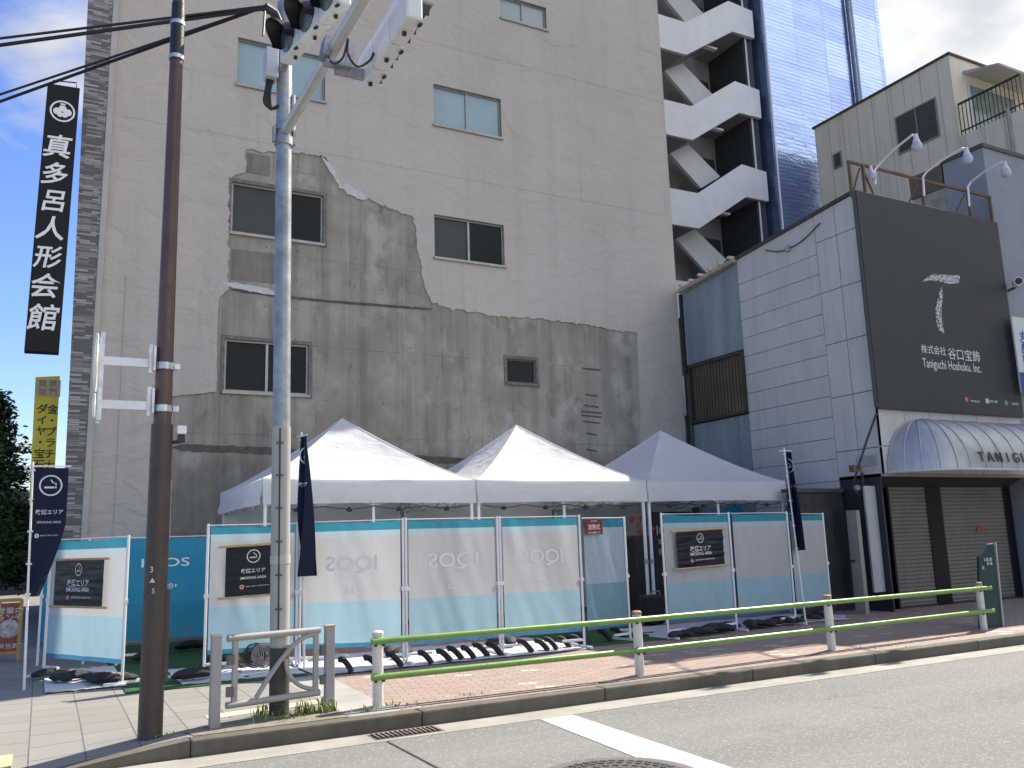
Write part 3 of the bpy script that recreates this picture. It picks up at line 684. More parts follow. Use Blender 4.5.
s = NT('corrugated_sheet'); wv = s.n('ShaderNodeTexWave', {'Vector': s.tc.outputs['Object'], 'Scale': 4.2, 'Distortion': 0.}); wv.bands_direction = 'Y'
c = s.ramp(s.noise(1., 6, s.vec((1, 2.5, .25))), [(.3, (.17, .22, .245)), (.7, (.30, .36, .385))])
s.col(c); s.p(rough=.5); s.bump(wv.outputs[0], .015); MATS['corr'] = s.m
build(MB().prism([(XS+.012, 14.735, 5.70), (XS+.012, YBK, 5.70), (XS+.012, YBK, ZR1-.10), (XS+.012, 14.735, ztop(14.735)-.10)], (.03, 0, 0)), 'corrugated_wall', MATS['corr'], shop)
build(MB().box((XS+.012, 14.735, -.1), (XS+.05, YBK, 4.18)), 'corrugated_wall', MATS['corr'], shop)
build(MB().box((XS+.02, 14.735, 4.18), (XS+.04, YBK, 5.70)), 'dark_recess', M('recess_black', (.015, .015, .016), .7), shop)
wf = MB(); wa, wb, z0, z1 = 14.75, 16.6, 4.24, 5.62
for p, q in (((wa, z0), (wb, z0)), ((wa, z1), (wb, z1)), ((wa, z0), (wa, z1)), ((wb, z0), (wb, z1))): wf.bar((XS-.06, p[0], p[1]), (XS-.06, q[0], q[1]), .06, .06, (1, 0, 0))
gw = build(wf, 'window', M('bronze_frame', (.075, .06, .045), .5, .2, metal=.4), shop)
build(MB().box((XS, wa, z0), (XS+.015, wb, z1)), 'pane', M('brown_curtain_glass', (.15, .12, .08), .4, .35, 1.2), gw)
gr = MB()
for k in range(17): yy = wa+.1+k*.108; gr.tube([(XS-.075, yy, z0), (XS-.075, yy, z1)], .011, 6)
build(gr, 'window_grille', M('bronze_bars', (.02, .017, .014), .5, .2, metal=.4), gw)
build(MB().prism([(XS-.05, YF+.1, ZR0-.04), (XS-.05, YBK+.05, ZR1-.05), (XS-.05, YBK+.05, ZR1+.03), (XS-.05, YF+.1, ZR0+.03)], (.25, 0, 0)), 'roof_edge', M('dark_roof_edge', (.05, .045, .042), .6, .2), shop)
build(MB().prism([(XS+.2, YF+.13, ZR0-.05), (XS+.2, YBK, ZR1-.05), (XE, YBK, ZR1-.05), (XE, YF+.13, ZR0-.05)], (0, 0, .04)), 'roof', M('flat_roof', (.2, .2, .2), .9, .1), shop)
build(MB().box((13.97, 16.77, 0), (14.35, 16.86, 7.55)), 'gap_shade_sheet', M('gap_shade_black', (.02, .02, .021), .8), shop)  # added dark sheet that stands in for the shade inside the narrow gap
# little verge roof over the corrugated part
vr = MB()
for k in range(6): vr.box((XS-.2, 14.75+k*.36, ztop(14.75+k*.36)+.0), (XS+.06, 14.83+k*.36, ztop(14.75+k*.36)+.06))
build(vr, 'verge_clips', M('verge_clip', (.45, .42, .38), .7), shop)
build(MB().prism([(XS-.16, 14.7, ztop(14.7)-.11), (XS-.16, YBK, ZR1-.11), (XS-.16, YBK, ZR1-.02), (XS-.16, 14.7, ztop(14.7)-.02)], (.15, 0, 0)), 'verge_board', M('verge_wood', (.35, .31, .25), .8, .2, 6), shop)
# cable drooping on the siding
c0, c1, c2, c3 = at_x(765, 250, XS-.03), at_x(788, 249, XS-.03), at_x(803, 240, XS-.03), at_x(820, 223, XS-.03)
build(MB().hose([c0, (c0+c1)/2-Vector((0, 0, .05)), c1, c2, c3], .013, 6), 'wall_cable', SEAM, shop)
build(MB().box(c1-Vector((.03, .06, .06)), c1+Vector((.028, .06, .06))), 'junction_box', M('grey_box', (.3, .3, .3), .6), shop)
# front: fascia, pillars, shutters
fa = MB(); n = 6
for k in range(n):
    xa = XS-.004+(XE-XS)*k/n; xb = XS-.004+(XE-XS)*(k+1)/n-.014
    fa.box((xa, YF, 3.08), (xb, YF+.06, 3.86)); fa.box((xa, YF, 2.56), (xb, YF+.06, 3.066))
build(fa, 'fascia_panels', PANEL, shop)
build(MB().box((XS+.03, YF+.02, 2.50), (XE, YF+1.1, 2.556)), 'soffit', STG, shop)
SHY = YF+.42
DKP = M('black_granite', (.008, .009, .012), .3, .3, 30, spec=.2)
b0 = at_y(895, 540, SHY).x; b1 = at_y(932, 540, SHY).x; b2 = at_y(947, 540, SHY).x
zb = 0.
for xa, xb in ((XS+.55, b0), (b1, b2), (XE-.25, XE)):
    build(MB().box((xa, SHY+.02, -.1), (xb, SHY+.5, 2.5)), 'pillar', DKP, shop, bevel=.006)
SHM = M('shutter_steel', (.165, .158, .145), .5, .1, 2, metal=.3, streak=.2)
def shutter(xa, xb):
    mb = MB(); rows_ = 33; pt = 2.49/rows_; vs = []; fs = []
    pr = []
    for k in range(rows_):
        z_ = k*pt; pr += [(z_, 0.), (z_+pt*.25, -.014), (z_+pt*.7, -.014), (z_+pt*.92, 0.)]
    pr.append((2.49, 0))
    for z_, d in pr: vs += [(xa, SHY+.05+d, z_), (xb, SHY+.05+d, z_)]
    for k in range(len(pr)-1): fs.append((2*k, 2*k+1, 2*k+3, 2*k+2))
    o = build(mb.add(vs, fs), 'shutter', SHM, shop)
    build(MB().box((xa, SHY+.02, .0), (xb, SHY+.035, .05)), 'bottom_rail', SEAM, o)
    return o
shutter(b0, b1); sh2 = shutter(b2, XE-.25)
p = at_y(982, 529, SHY)
build(MB().box((p.x-.13, SHY+.022, p.z-.05), (p.x+.13, SHY+.03, p.z+.05)), 'red_sticker', M('red_sticker', (.25, .05, .035), .6, .2, 20), sh2)
# grey end recess, white leaning board, little plate
build(MB().box((XS+.02, YF+.14, -.1), (XS+.06, 12.3, 2.5)), 'recess_wall', M('dark_recess_wall', (.02, .024, .032), .5, .2), shop)
build(MB().box((XS-.03, YF+.14, 2.72), (XS-.006, YF+.62, 2.92)), 'wall_plate', M('plate_grey', (.33, .33, .32), .5), shop, bevel=.008)
ow = MB()
# barrel awning: quarter-round section that closes as a half dome at the left end
AX0 = at_y(889, 473, YF-.02).x; AZ0 = 2.56; AR_Y, AR_Z = 1.0, 1.05
def awn(u, v):
    th = v*math.pi/2                      # 0 at lower front edge -> top at wall
    if u < .3:
        ph = (u/.3)*math.pi/2
        return Vector((AX0+1.0*(1-math.sin(ph)*math.cos(th)) - 1.0*(1-math.cos(th))*0 - (1-math.cos(th))*0, YF-.02-AR_Y*math.cos(th)*math.sin(ph)*1.0 + 0, AZ0+AR_Z*math.sin(th))) if False else Vector((AX0+1.0-1.0*math.cos(th)*math.cos(ph), YF-.02-AR_Y*math.cos(th)*math.sin(ph), AZ0+AR_Z*math.sin(th)))
    t = (u-.3)/.7
    return Vector((AX0+1.0+(XE-AX0-1.0)*t, YF-.02-AR_Y*math.cos(th), AZ0+AR_Z*math.sin(th)))
AWM = M('awning_metal', (.42, .43, .43), .42, .12, 1.5, metal=.35, streak=.35)
mb = MB(); mb.grid(awn, 60, 14)
aw = build(mb, 'awning', AWM, shop, smooth=True)
rb = MB()
for u in [.0, .06, .12, .18, .24, .3]+[.3+.7*k/7 for k in range(1, 8)]:
    rb.tube([awn(u, v/14)+Vector((0, -.004, .004)) for v in range(15)], .012, 6)
build(rb, 'awning_ribs', AWM, aw, smooth=True)
build(MB().tube([awn(u/40, 0) for u in range(41)], .022, 6), 'awning_hem', M('hem_white', (.5, .5, .5), .5), aw)
let = MB()
t0 = at_y(976, 458, YF-.9).x
for i, ch in enumerate('TANIGUCHI'):
    v = .13; th = v*math.pi/2
    c = Vector((t0+i*.262, YF-.02-AR_Y*math.cos(th)-.012, AZ0+AR_Z*math.sin(th)+.02))
    let.text(ch, c, X3, Vector((0, math.sin(th), math.cos(th))), .27, .014, bold=.004)
build(let, 'awning_lettering', M('awning_letter', (.03, .03, .032), .5), aw)
# billboard
YBD = YF-.10
bq = [at_y(*p_, YBD) for p_ in ((855, 190), (998, 222), (1024, 419), (880, 406.5))]
X0b, X1b = (bq[0].x+bq[3].x)/2, (bq[1].x+bq[2].x)/2; Z1b, Z0b = (bq[0].z+bq[1].z)/2, (bq[2].z+bq[3].z)/2
bb = empty('billboard', ((X0b+X1b)/2, YBD, Z0b), 'huge dark grey shop billboard with white letter logo above the awning', 'billboard')
build(MB().box((X0b, YBD, Z0b), (X1b, YBD+.09, Z1b)), 'board', M('billboard_face', (.022, .026, .031), .5, .1, 1.5), bb, bevel=.01)
build(MB().box((X0b-.03, YBD+.02, Z0b+.03), (X0b-.004, YBD+.085, Z1b-.02)), 'edge_frame', M('billboard_edge', (.07, .075, .08), .5, .2), bb)
let = MB()
def bt(txt, pc, wd_px, hgt):
    c = at_y(*pc, YBD-.001); a_ = at_y(pc[0]-wd_px/2, pc[1], YBD); b_ = at_y(pc[0]+wd_px/2, pc[1]+wd_px*.19, YBD)
    build(MB().text(txt, c, X3, Z3, hgt, .004, width=b_.x-a_.x), 'lettering', M('billboard_white', (.62, .62, .62), .5, .05), bb)
bt('株式会社', (933.5, 350), 25, None); bt('谷口宝飾', (964, 355), 32, None); bt('Taniguchi Hoshoku. Inc.', (952.5, 367), 59, .27)
bt('WORLD', (975, 401.3), 9, .06); bt('TOKYO LINE', (992.5, 401.5), 10, .07); bt('GREEN', (1015, 404), 7, .06)
s = NT('patterned_logo_white'); vn = s.n('ShaderNodeTexVoronoi', {'Vector': s.tc.outputs['Object'], 'Scale': 15., 'Randomness': 1.}, feature='DISTANCE_TO_EDGE').outputs['Distance']
s.col(s.ramp(vn, [(.06, (.06, .065, .07)), (.12, (.55, .56, .57))])); s.p(rough=.5)
lg = MB()
for poly in (((373,240),(400,213),(430,206),(475,212),(522,213),(517,243),(480,245),(440,236),(400,232)), ((450,253),(456,285),(450,340),(452,385),(462,437),(440,425),(430,390),(428,340),(440,285))):
    lg.prism([at_y(824+a_/3.84, 220+b_/3.84, YBD-.001) for a_, b_ in poly], (0, -.006, 0))
build(lg, 'letter_logo', s.m, bb)
for px_, cl in (((966.5, 399.5), (.45, .12, .10)), ((1006, 403), (.10, .33, .14))):
    build(MB().lathe([(.055, 0), (.055, .005), (.001, .006)], at_y(*px_, YBD-.001), 14, (0, -1, 0)), 'company_mark', M('mark_%d' % int(px_[0]), cl, .5), bb)
c = at_y(987, 401, YBD-.002)
build(MB().box((c.x-.05, YBD-.006, c.z-.05), (c.x+.05, YBD-.001, c.z+.05)), 'company_mark', M('mark_grey', (.5, .5, .5), .5), bb)
# rusty lamp frame on the roof edge
YR = YF+.0
zf = Z1b
fr0 = at_y(849, 163, YR); fr1 = at_y(987, 198, YR)
rf = empty('rusty_roof_frame', ((X0b+X1b)/2, YR, ZR0), 'rusty angle iron frame standing on roof edge above billboard', 'roof frame')
zt_ = fr0.z
for px_ in (850.5, 864, 921, 966, 987):
    xx = at_y(px_, 180, YR).x
    build(MB().bar((xx, YR, zf-.12), (xx, YR, zt_), .05, .05), 'post', RUST, rf)
xa, xb = at_y(850.5, 180, YR).x, at_y(987, 180, YR).x
build(MB().bar((xa-.03, YR, zt_+.025), (xb+.03, YR, zt_+.025), .05, .05), 'rail', RUST, rf)
for pa_, pb_ in ((852, 862), (875, 865), (905, 919), (950, 964)):
    build(MB().bar((at_y(pa_, 180, YR).x, YR+.03, zf-.05), (at_y(pb_, 180, YR).x, YR+.03, zt_-.04), .035, .02), 'brace', RUST, rf)
LBULB = M('clear_lamp_glass', (.42, .45, .55), .08, .1)
def arm_lamp(px_post, top_px, lamp_px, lab):
    xp = at_y(*px_post, YR).x
    L = empty('arm_lamp', (xp, YR-.03, zt_-.3), lab, 'lamp', 'floodlights on the rusty roof frame')
    # arm reaches over the pavement in front of the billboard; lamp end found on a plane 1.1 m out
    e = at_y(*lamp_px, YR-1.1); t = at_y(*top_px, YR-.05)
    st = Vector((xp, YR-.045, zt_-.35)); k1 = Vector((xp+.01, YR-.06, t.z-.12))
    pts = [st, k1, k1+Vector((.05, -.06, .10)), k1*.55+e*.45+Vector((0, 0, .12)), e+Vector((-.03, .05, .10)), e+Vector((0, 0, .06))]
    build(MB().tube(pts, .022, 8), 'arm', WHITE_P, L, smooth=True)
    build(MB().lathe([(.035, .1), (.05, .0), (.075, -.08)], e, 14), 'lamp_holder', M('lamp_holder_white', (.6, .6, .6), .4), L, smooth=True)
    build(MB().lathe([(.075, -.08), (.10, -.13), (.105, -.17), (.085, -.22), (.04, -.25), (.001, -.255)], e, 14), 'bulb', LBULB, L, smooth=True)
arm_lamp((872, 170), (874, 165), (916, 139), 'floodlight on bent white arm over the middle of the cream windows')
arm_lamp((921, 185), (922, 172), (966.5, 152), 'floodlight on bent white arm before the peak of the blue grey wall')
arm_lamp((966, 195), (968, 182), (1005, 166), 'floodlight on bent white arm nearest the right edge')
hl = empty('hanging_lamp', at_y(872, 176, YR-.06), 'single bare lamp hanging below the left end of rusty frame', 'lamp')
e = at_y(872, 172, YR-.06)
build(MB().tube([e+Vector((0, .02, .13)), e], .03, 8), 'lamp_holder', WHITE_P, hl)
build(MB().lathe([(.03, 0), (.085, -.05), (.09, -.1), (.06, -.15), (.001, -.17)], e, 14), 'bulb', LBULB, hl, smooth=True)

# grey neighbour to the right of the billboard
gb_ = empty('blue_grey_building', (20, 11.3, 0), 'plain blue grey rendered building right behind the billboard', 'building')
GZ = 10.05
GB = M('blue_grey_render', (.235, .26, .30), .85, .1, 1.2, bump=.004)
build(MB().box((18.50, 11.3, 0), (30, 12.32, GZ)), 'wall', GB, gb_)
build(MB().box((18.46, 11.26, GZ+.001), (30, 12.36, GZ+.09)), 'coping', M('dark_coping', (.06, .06, .06), .6), gb_)
build(MB().box((18.55, 12.323, 0), (30, 13.22, 9.5)), 'rear_wall', M('patched_render', (.34, .31, .28), .9, .3, 2.5, dirt=(.2, .17, .15)), gb_)
build(MB().box((18.50, 12.365, 9.501), (30, 13.25, GZ+.02)), 'rear_eave', M('brown_eave', (.12, .10, .085), .8, .2), gb_)
# cream building
XC = 24.
cb_ = empty('cream_building', (27, 17, 0), 'cream clad building with dark roof edge and roof terrace on the right', 'building')
s = NT('cream_cladding'); xx = s.xyz()
f = s.math('FRACT', s.math('DIVIDE', xx[1], .62)); ln_ = s.math('LESS_THAN', f, .03)
b_ = s.ramp(s.noise(.8, 5), [(.3, (.70, .63, .50)), (.7, (.77, .70, .565))])
stn = s.noise(1., 6, s.vec((1, 3.2, .2))); b_ = s.mix(s.ramp(stn, [(.5, 0), (.75, .35)]), b_, (.27, .245, .205))
s.col(s.mix(s.math('MULTIPLY', ln_, .5), b_, (.2, .18, .15))); s.p(rough=.75); s.bump(s.math('MULTIPLY', ln_, -1.), .01); CREAM = s.m
ztc = 15.95; yfc = 15.33
build(MB().box((XC, yfc, 0), (38, 20.74, ztc)), 'wall', CREAM, cb_)
build(MB().box((XC, 13.3, 0), (38, yfc-.002, 13.2)), 'terrace_wall', CREAM, cb_)
build(MB().box((XC-.06, yfc-.06, ztc+.001), (38, 20.8, ztc+.07)), 'roof_edge', M('cream_roof_edge', (.05, .045, .04), .6), cb_)
def cwin(tl_, br_, mull):
    a_, b_ = at_x(*tl_, XC), at_x(*br_, XC)
    ya, yb = sorted((a_.y, b_.y)); za, zb_ = sorted((a_.z, b_.z))
    mb = MB(); t = .05
    mb.box((XC-.04, ya, za), (XC+.0-.002, ya+t, zb_)); mb.box((XC-.04, yb-t, za), (XC-.002, yb, zb_)); mb.box((XC-.04, ya+t, za), (XC-.002, yb-t, za+t)); mb.box((XC-.04, ya+t, zb_-t), (XC-.002, yb-t, zb_))
    if mull: mb.box((XC-.035, (ya+yb)/2-.02, za+t), (XC-.002, (ya+yb)/2+.02, zb_-t))
    o = build(mb, 'window', FR, cb_)
    build(MB().box((XC-.012, ya+t, za+t), (XC-.003, yb-t, zb_-t)), 'pane', M('dim_glass', (.075, .078, .072), .2, .2), o)
cwin((895, 118), (941, 136), True); cwin((833, 155), (843, 166), False)
# terrace room front with awning, sliding door, railing
xd0, xd1 = 24.7, 27.2
build(MB().box((xd0, yfc-.04, 13.22), (xd1, yfc-.003, 15.2)), 'terrace_door', M('white_door_frame', (.6, .6, .58), .5), cb_)
build(MB().box((xd0+.12, yfc-.055, 13.3), (xd1-.12, yfc-.042, 15.1)), 'door_glass', M('greenish_glass', (.18, .24, .22), .12, .2), cb_)
mb = MB(); mb.prism([(24.6, yfc-.004, 15.55), (24.6, yfc-1.15, 15.22), (24.6, yfc-1.15, 15.15), (24.6, yfc-.004, 15.45)], (5, 0, 0))
build(mb, 'terrace_awning', M('awning_beige', (.38, .36, .32), .7, .1), cb_)
rl = MB()
RLM = M('black_railing', (.02, .02, .022), .45)
y0r, y1r = 13.32, yfc-.08
rl.bar((XC+.03, y0r, 14.25), (XC+.03, y1r, 14.25), .05, .06); rl.bar((XC+.03, y0r, 13.36), (XC+.03, y1r, 13.36), .04, .04)
for k in range(17): yy = y0r+(y1r-y0r)*k/16; rl.bar((XC+.03, yy, 13.2), (XC+.03, yy, 14.25), .022, .022, (0, 1, 0))
build(rl, 'terrace_railing', RLM, cb_)
build(MB().tube([(XC-.05, 13.75, 13.4), (XC-.05, 13.75, 6)], .05, 8), 'downpipe', M('grey_downpipe', (.3, .3, .29), .5), cb_)

# blue and white projecting sign and camera at far right
YG = 11.0
a, b = at_y(1011, 316, YG), at_y(1018, 392, YG)
ps = empty('projecting_sign', (a.x+.3, YG, b.z), 'white sign with blue characters projecting beside the billboard', 'sign')
build(MB().box((a.x+.02, YG, b.z), (a.x+.75, YG+.035, a.z)), 'sign_board', M('white_sign_face', (.55, .57, .58), .5, .04), ps)
zc = at_y(1018, 372, YG).z
build(MB().box((a.x+.025, YG-.006, b.z), (a.x+.745, YG-.001, zc)), 'blue_base', M('blue_print', (.02, .05, .28), .5), ps)
for i, ch in enumerate('丸産商店'): build(MB().text(ch, Vector((a.x+.36, YG-.002, at_y(1020, 336+i*10, YG).z)), X3, Z3, .26, .005, bold=.012, stretch=1.3), 'character', M('blue_ink', (.02, .04, .32), .5), ps)
cv = empty('security_camera', at_y(1018, 286, YG), 'white security camera on a black bracket beside the billboard edge', 'camera')
c = at_y(1021, 283, YG)
build(MB().tube([c+Vector((-.02, .1, .02)), c+Vector((-.28, -.12, -.02))], .095, 12), 'camera_body', WHITE_P, cv, smooth=True)
build(MB().lathe([(.075, 0), (.075, .02), (.001, .025)], c+Vector((-.28, -.12, -.02)), 12, (-.25, -.2, -.04)), 'lens', BLACK, cv)
build(MB().bar(c+Vector((.05, .12, -.04)), at_y(1008, 291, YBD+.1), .05, .05), 'bracket', BLACK, cv)

# block wall, locker, white board, meter beside the shop
BW = M('stained_block', (.05, .047, .042), .95, .4, 2.5, bump=.01, bscale=20, streak=.5)
wl = MB(); z_ = 0
cw = at_z(838, 622, 0)
yb0 = 11.75
bwl = empty('block_wall', (13.4, 12.3, 0), 'dark stained concrete block wall behind the right end screens', 'wall')
for r_ in range(10):
    for k in range(4): bx = 12.55+k*.36+(.18 if r_ % 2 else 0); wl.box((bx, 12.25, r_*.225), (min(bx+.35, 13.93), 12.4, r_*.225+.217))
build(wl, 'blocks', BW, bwl)
build(MB().box((12.57, 12.262, 0), (13.9, 12.39, 2.24)), 'mortar', M('block_mortar', (.05, .048, .044), .95), bwl)
build(MB().box((12.5, 12.2, 2.255), (13.94, 12.45, 2.33)), 'coping', M('wall_coping', (.075, .07, .062), .95, .3, 6), bwl)
LY = 11.42
n0 = at_y(866.5, 617, LY); LXK = n0.x; n1 = at_x(856, 617, LXK); LZ = at_y(864, 510, LY).z
lk = empty('utility_locker', (LXK, LY, 0), 'narrow cream steel locker with a handle beside dark block wall', 'locker')
LKM = M('cream_locker_paint', (.26, .245, .21), .5, .12, 4, dirt=(.25, .22, .18))
build(MB().box((LXK, LY, 0), (LXK+.10, n1.y, LZ)), 'cabinet', LKM, lk, bevel=.008)
build(MB().box((LXK-.015, LY+.06, .98), (LXK-.001, n1.y-.07, LZ-.12)), 'door', LKM, lk, bevel=.004)
build(MB().box((LXK-.015, LY+.06, .06), (LXK-.001, n1.y-.07, .92)), 'door', LKM, lk, bevel=.004)
build(MB().bar((LXK-.03, LY+.12, .95), (LXK-.03, LY+.30, .95), .03, .03), 'handle', M('handle_dark', (.05, .05, .05), .4, metal=.5), lk)
a, b = at_y(865, 486, LY+.12), at_y(880, 590, LY+.12)
build(MB().bar((a.x+.10, LY+.12, at_y(880, 592, LY+.12).z), (a.x+.10, LY+.12, a.z), .30, .04, (0, 1, 0)), 'white_board', M('white_board_paint', (.42, .42, .42), .5, .06), base=(a.x, LY, 0), label='tall plain white board leaning between locker and first shutter', cat='board')
mt = empty('electric_meter', at_y(854, 466, 11.6), 'small round electric meter with cables above the locker', 'meter')
c = at_y(856, 488, LY+.2)
build(MB().lathe([(.06, 0), (.06, .08), (.045, .1), (.001, .105)], c+Vector((0, 0, 0)), 14, (-.6, -1, 0)), 'dial', M('meter_glass', (.16, .17, .18), .3), mt)
p0 = at_y(877, 408, YF+.02)
build(MB().tube([c+Vector((0, .05, .09)), at_y(858, 468, LY+.1), at_y(867, 440, LY-.05), p0+Vector((-.05, -.02, -.1))], .022, 8), 'riser_pipe', M('black_conduit', (.03, .03, .034), .5), mt)
build(MB().hose([c+Vector((0, .02, -.06)), c+Vector((.25, .05, -.22)), c+Vector((.33, .1, .3))], .025, 8), 'loop_pipe', M('black_conduit', (.03, .03, .034), .5), mt, smooth=True)
build(MB().box(at_y(853, 465, LY+.1), at_y(860, 472, LY+.15)+Vector((0, .05, 0))), 'rust_box', RUST, mt)
# pipes in the gap between plaster wall and shop
pg = MB(); pg.tube([(13.985, 16.72, 0), (13.985, 16.72, 5.2)], .02, 8)
build(MB().tube([(13.93, 16.66, 0), (13.93, 16.66, 5.4), (13.93, 16.70, 5.45)], .04, 8), 'drain_pipe', M('black_conduit', (.03, .03, .034), .5), base=(13.93, 16.66, 0), label='dark drain pipe in the narrow gap beside barred window', cat='pipe')

# ------------------------------------------------------------------ tents
YT, TWD = 12.56, 3.355
TX0 = 2.70
ZE, ZV, ZP = 2.49, 2.12, 3.64
def make_tent():
    h = TWD/2-.012
    o = empty('pop_up_tent', (TX0+TWD/2, YT+TWD/2, 0), 'x', 'tent', 'white pop-up tents in a row')
    cx, cy = TX0+TWD/2, YT+TWD/2
    N = 24
    cp_ = MB(); N = 20
    def rpt(k, i, j):                              # side k, row i from eave (0) to peak (N), position j along the row
        s_ = i/N; w_ = 1-s_; a_ = (2*j/N-1)*w_
        z = ZE+(ZP-ZE)*(s_**1.22) - .07*math.sin(math.pi*s_)*(1-(2*j/N-1)**2)
        x_, y_ = ((a_, -w_), (w_, a_), (-a_, w_), (-w_, -a_))[k]
        z += .022*noise.noise(Vector((x_*2.3, y_*2.3, 2)))*min(1, 4*w_*(1-abs(2*j/N-1)))
        if i == 0: z -= .018*(1-(2*j/N-1)**2)
        return Vector((cx+x_*h, cy+y_*h, z))
    for k in range(4): cp_.grid(lambda u, v, k=k: rpt(k, v*N, u*N), N, N)
    build(cp_, 'canopy', TENT, o, smooth=True)
    seam = MB()
    for sx, sy in ((-1, -1), (1, -1), (1, 1), (-1, 1)):
        seam.tube([Vector((cx+sx*h*(1-s_/16), cy+sy*h*(1-s_/16), ZE+(ZP-ZE)*((s_/16)**1.22)+.002)) for s_ in range(17)], .009, 5)
    build(seam, 'hip_piping', TENT, o, smooth=True)
    for sx, sy in ((0, -1), (0, 1), (-1, 0), (1, 0)):
        def val(u, v, sx=sx, sy=sy):
            t = u*2-1; z0 = ZE-.018*(1-t*t); z = z0-(z0-ZV-.03*(1-abs(t))*(.5))*v
            bulge = h+.004+v*.02+.045*noise.noise(Vector((t*2.2+sx*7, v*1.8, sy*5)))*v+.015*noise.noise(Vector((t*7+v*3, v*3, sx*3)))*v
            return Vector((cx+(t*h if sy else sx*bulge), cy+(t*h if sx else sy*bulge), z))
        build(MB().grid(val, 24, 5), 'valance', TENT, o, smooth=True)
    for sx in (-1, 1):
        for sy in (-1, 1):
            lx, ly = cx+sx*(h-.05), cy+sy*(h-.05)
            lg_ = build(MB().box((lx-.021, ly-.021, .01), (lx+.021, ly+.021, ZV+.3)), 'leg', WHITE_P, o, bevel=.004)
            build(MB().box((lx-.028, ly-.028, 1.05), (lx+.028, ly+.028, 1.12)), 'leg_clamp', M('grey_clamp', (.3, .3, .3), .5), lg_)
    tr = MB()                                     # scissor truss under the valance
    for sy in (-1, 1):
        yy = cy+sy*(h-.06)
        for k in range(4):
            xa = cx-h+.08+k*(2*h-.16)/4; xb = xa+(2*h-.16)/4
            tr.bar((xa, yy, ZV-.02), (xb, yy, ZV+.22), .014, .024); tr.bar((xa, yy+.02, ZV+.22), (xb, yy+.02, ZV-.02), .014, .024)
    for sx in (-1, 1):
        xx_ = cx+sx*(h-.06)
        for k in range(4):
            ya = cy-h+.08+k*(2*h-.16)/4; yb = ya+(2*h-.16)/4
            tr.bar((xx_, ya, ZV-.02), (xx_, yb, ZV+.22), .014, .024); tr.bar((xx_+.02, ya, ZV+.22), (xx_+.02, yb, ZV-.02), .014, .024)
    build(tr, 'truss', M('truss_grey', (.4, .4, .41), .4, metal=.4), o)
    mp_ = build(MB().bar((cx, YT+.1, 1.4), (cx, YT+.1, ZV+.15), .035, .035), 'mid_bracket', WHITE_P, o)
    fx = MB()                                     # lamp string drooping under the eave
    pts = [Vector((cx-h+.1+k*(2*h-.2)/16, YT+.04, ZV-.03-.045*abs(math.sin(k*math.pi/4)))) for k in range(17)]
    build(fx.tube(pts, .007, 5), 'lamp_cable', BLACK, o)
    for k in (2, 6, 10, 14):
        build(MB().lathe([(.02, .03), (.045, 0), (.045, -.03), (.001, -.04)], pts[k], 10), 'hanging_lamp', BLACK, o)
    def cur(u, v):
        x_ = cx-h+.05+u*(2*h-.1); return Vector((x_, cy+h-.10+.03*math.sin(u*26)+.02*noise.noise(Vector((u*9, v*3, 1))), .12+(ZV+.05)*v))
    build(MB().grid(cur, 50, 6), 'back_curtain', CURT, o, smooth=True)
    return o
t1 = make_tent()
for k, lab in enumerate(('leftmost white pop-up tent, behind the grey steel pole', 'middle white pop-up tent between the two others', 'rightmost white pop-up tent in the shade of the shop')):
    t = t1 if k == 0 else dup(t1)
    t.location.x = TX0+TWD/2+k*TWD; t['label'] = lab
# black weight boxes on the front legs
WB = M('black_weight_bag', (.012, .012, .014), .6, .3, 6)
for k, lab in ((2, 'black weight box strapped on tent leg at the entrance'),):
    lx = TX0+k*TWD; o = empty('leg_weight', (lx, YT+.06, 0), lab, 'tent weight')
    build(MB().box((lx-.17, YT-.1, .02), (lx+.17, YT+.2, .52)), 'bag', WB, o, bevel=.05)
    build(MB().tube([(lx-.1, YT-.06, .5), (lx-.08, YT-.07, .58), (lx+.08, YT-.07, .58), (lx+.1, YT-.06, .5)], .012, 6), 'strap', M('strap_grey', (.25, .25, .26), .7), o)
# things inside the entrance: dark display board, orange flower pot, teal board
bd = at_y(652, 512, 14.6)
ib = empty('display_board', (bd.x+.55, 14.6, 0), 'dark display board with white letters standing inside the entrance', 'display board')
build(MB().box((bd.x, 14.6, .05), (bd.x+1.0, 14.66, bd.z)), 'board', M('board_black', (.012, .014, .02), .4), ib)
build(MB().box((bd.x-.12, 14.62, .05), (bd.x-.003, 14.66, bd.z-.02)), 'blue_edge', M('board_blue', (.02, .16, .34), .5), ib)
for body, q_, wd_ in (('IQOS', (664, 531), .62), ('ILUMA', (662, 541.5), .4), ('喫煙', (660, 552), .3)):
    build(MB().text(body, at_y(*q_, 14.598)+Vector((.12, 0, 0)), X3, Z3, None, .004, width=wd_), 'lettering', M('dim_white', (.5, .5, .5), .5), ib)
a, b = at_y(727, 506, 15.2), at_y(758, 515, 15.2)
build(MB().box((a.x, 15.2, a.z-.6), (b.x, 15.24, a.z)), 'teal_poster', M('teal_poster_print', (.02, .24, .32), .5, .1), base=(a.x, 15.2, 1.5), label='teal poster hanging in the rightmost tent above the screens', cat='poster')
c = at_y(640, 522, 13.6)
fl = empty('flower_stand', (c.x, 13.6, 0), 'dark stand of orange red flowers just inside the entrance', 'flower stand')
for k in range(26):
    p = c+Vector((random.gauss(0, .12), random.gauss(0, .09), random.uniform(-.34, .10))); rr = random.uniform(.025, .05)
    build(MB().lathe([(rr*.4, -rr*.5), (rr, 0), (rr*.7, rr*.4), (.001, rr*.5)], p, 7, (random.uniform(-1, 1), -1, random.uniform(0, 1))), 'flower', M('orange_red_petals', (.34, .05, .02), .6, .4, 9), fl)
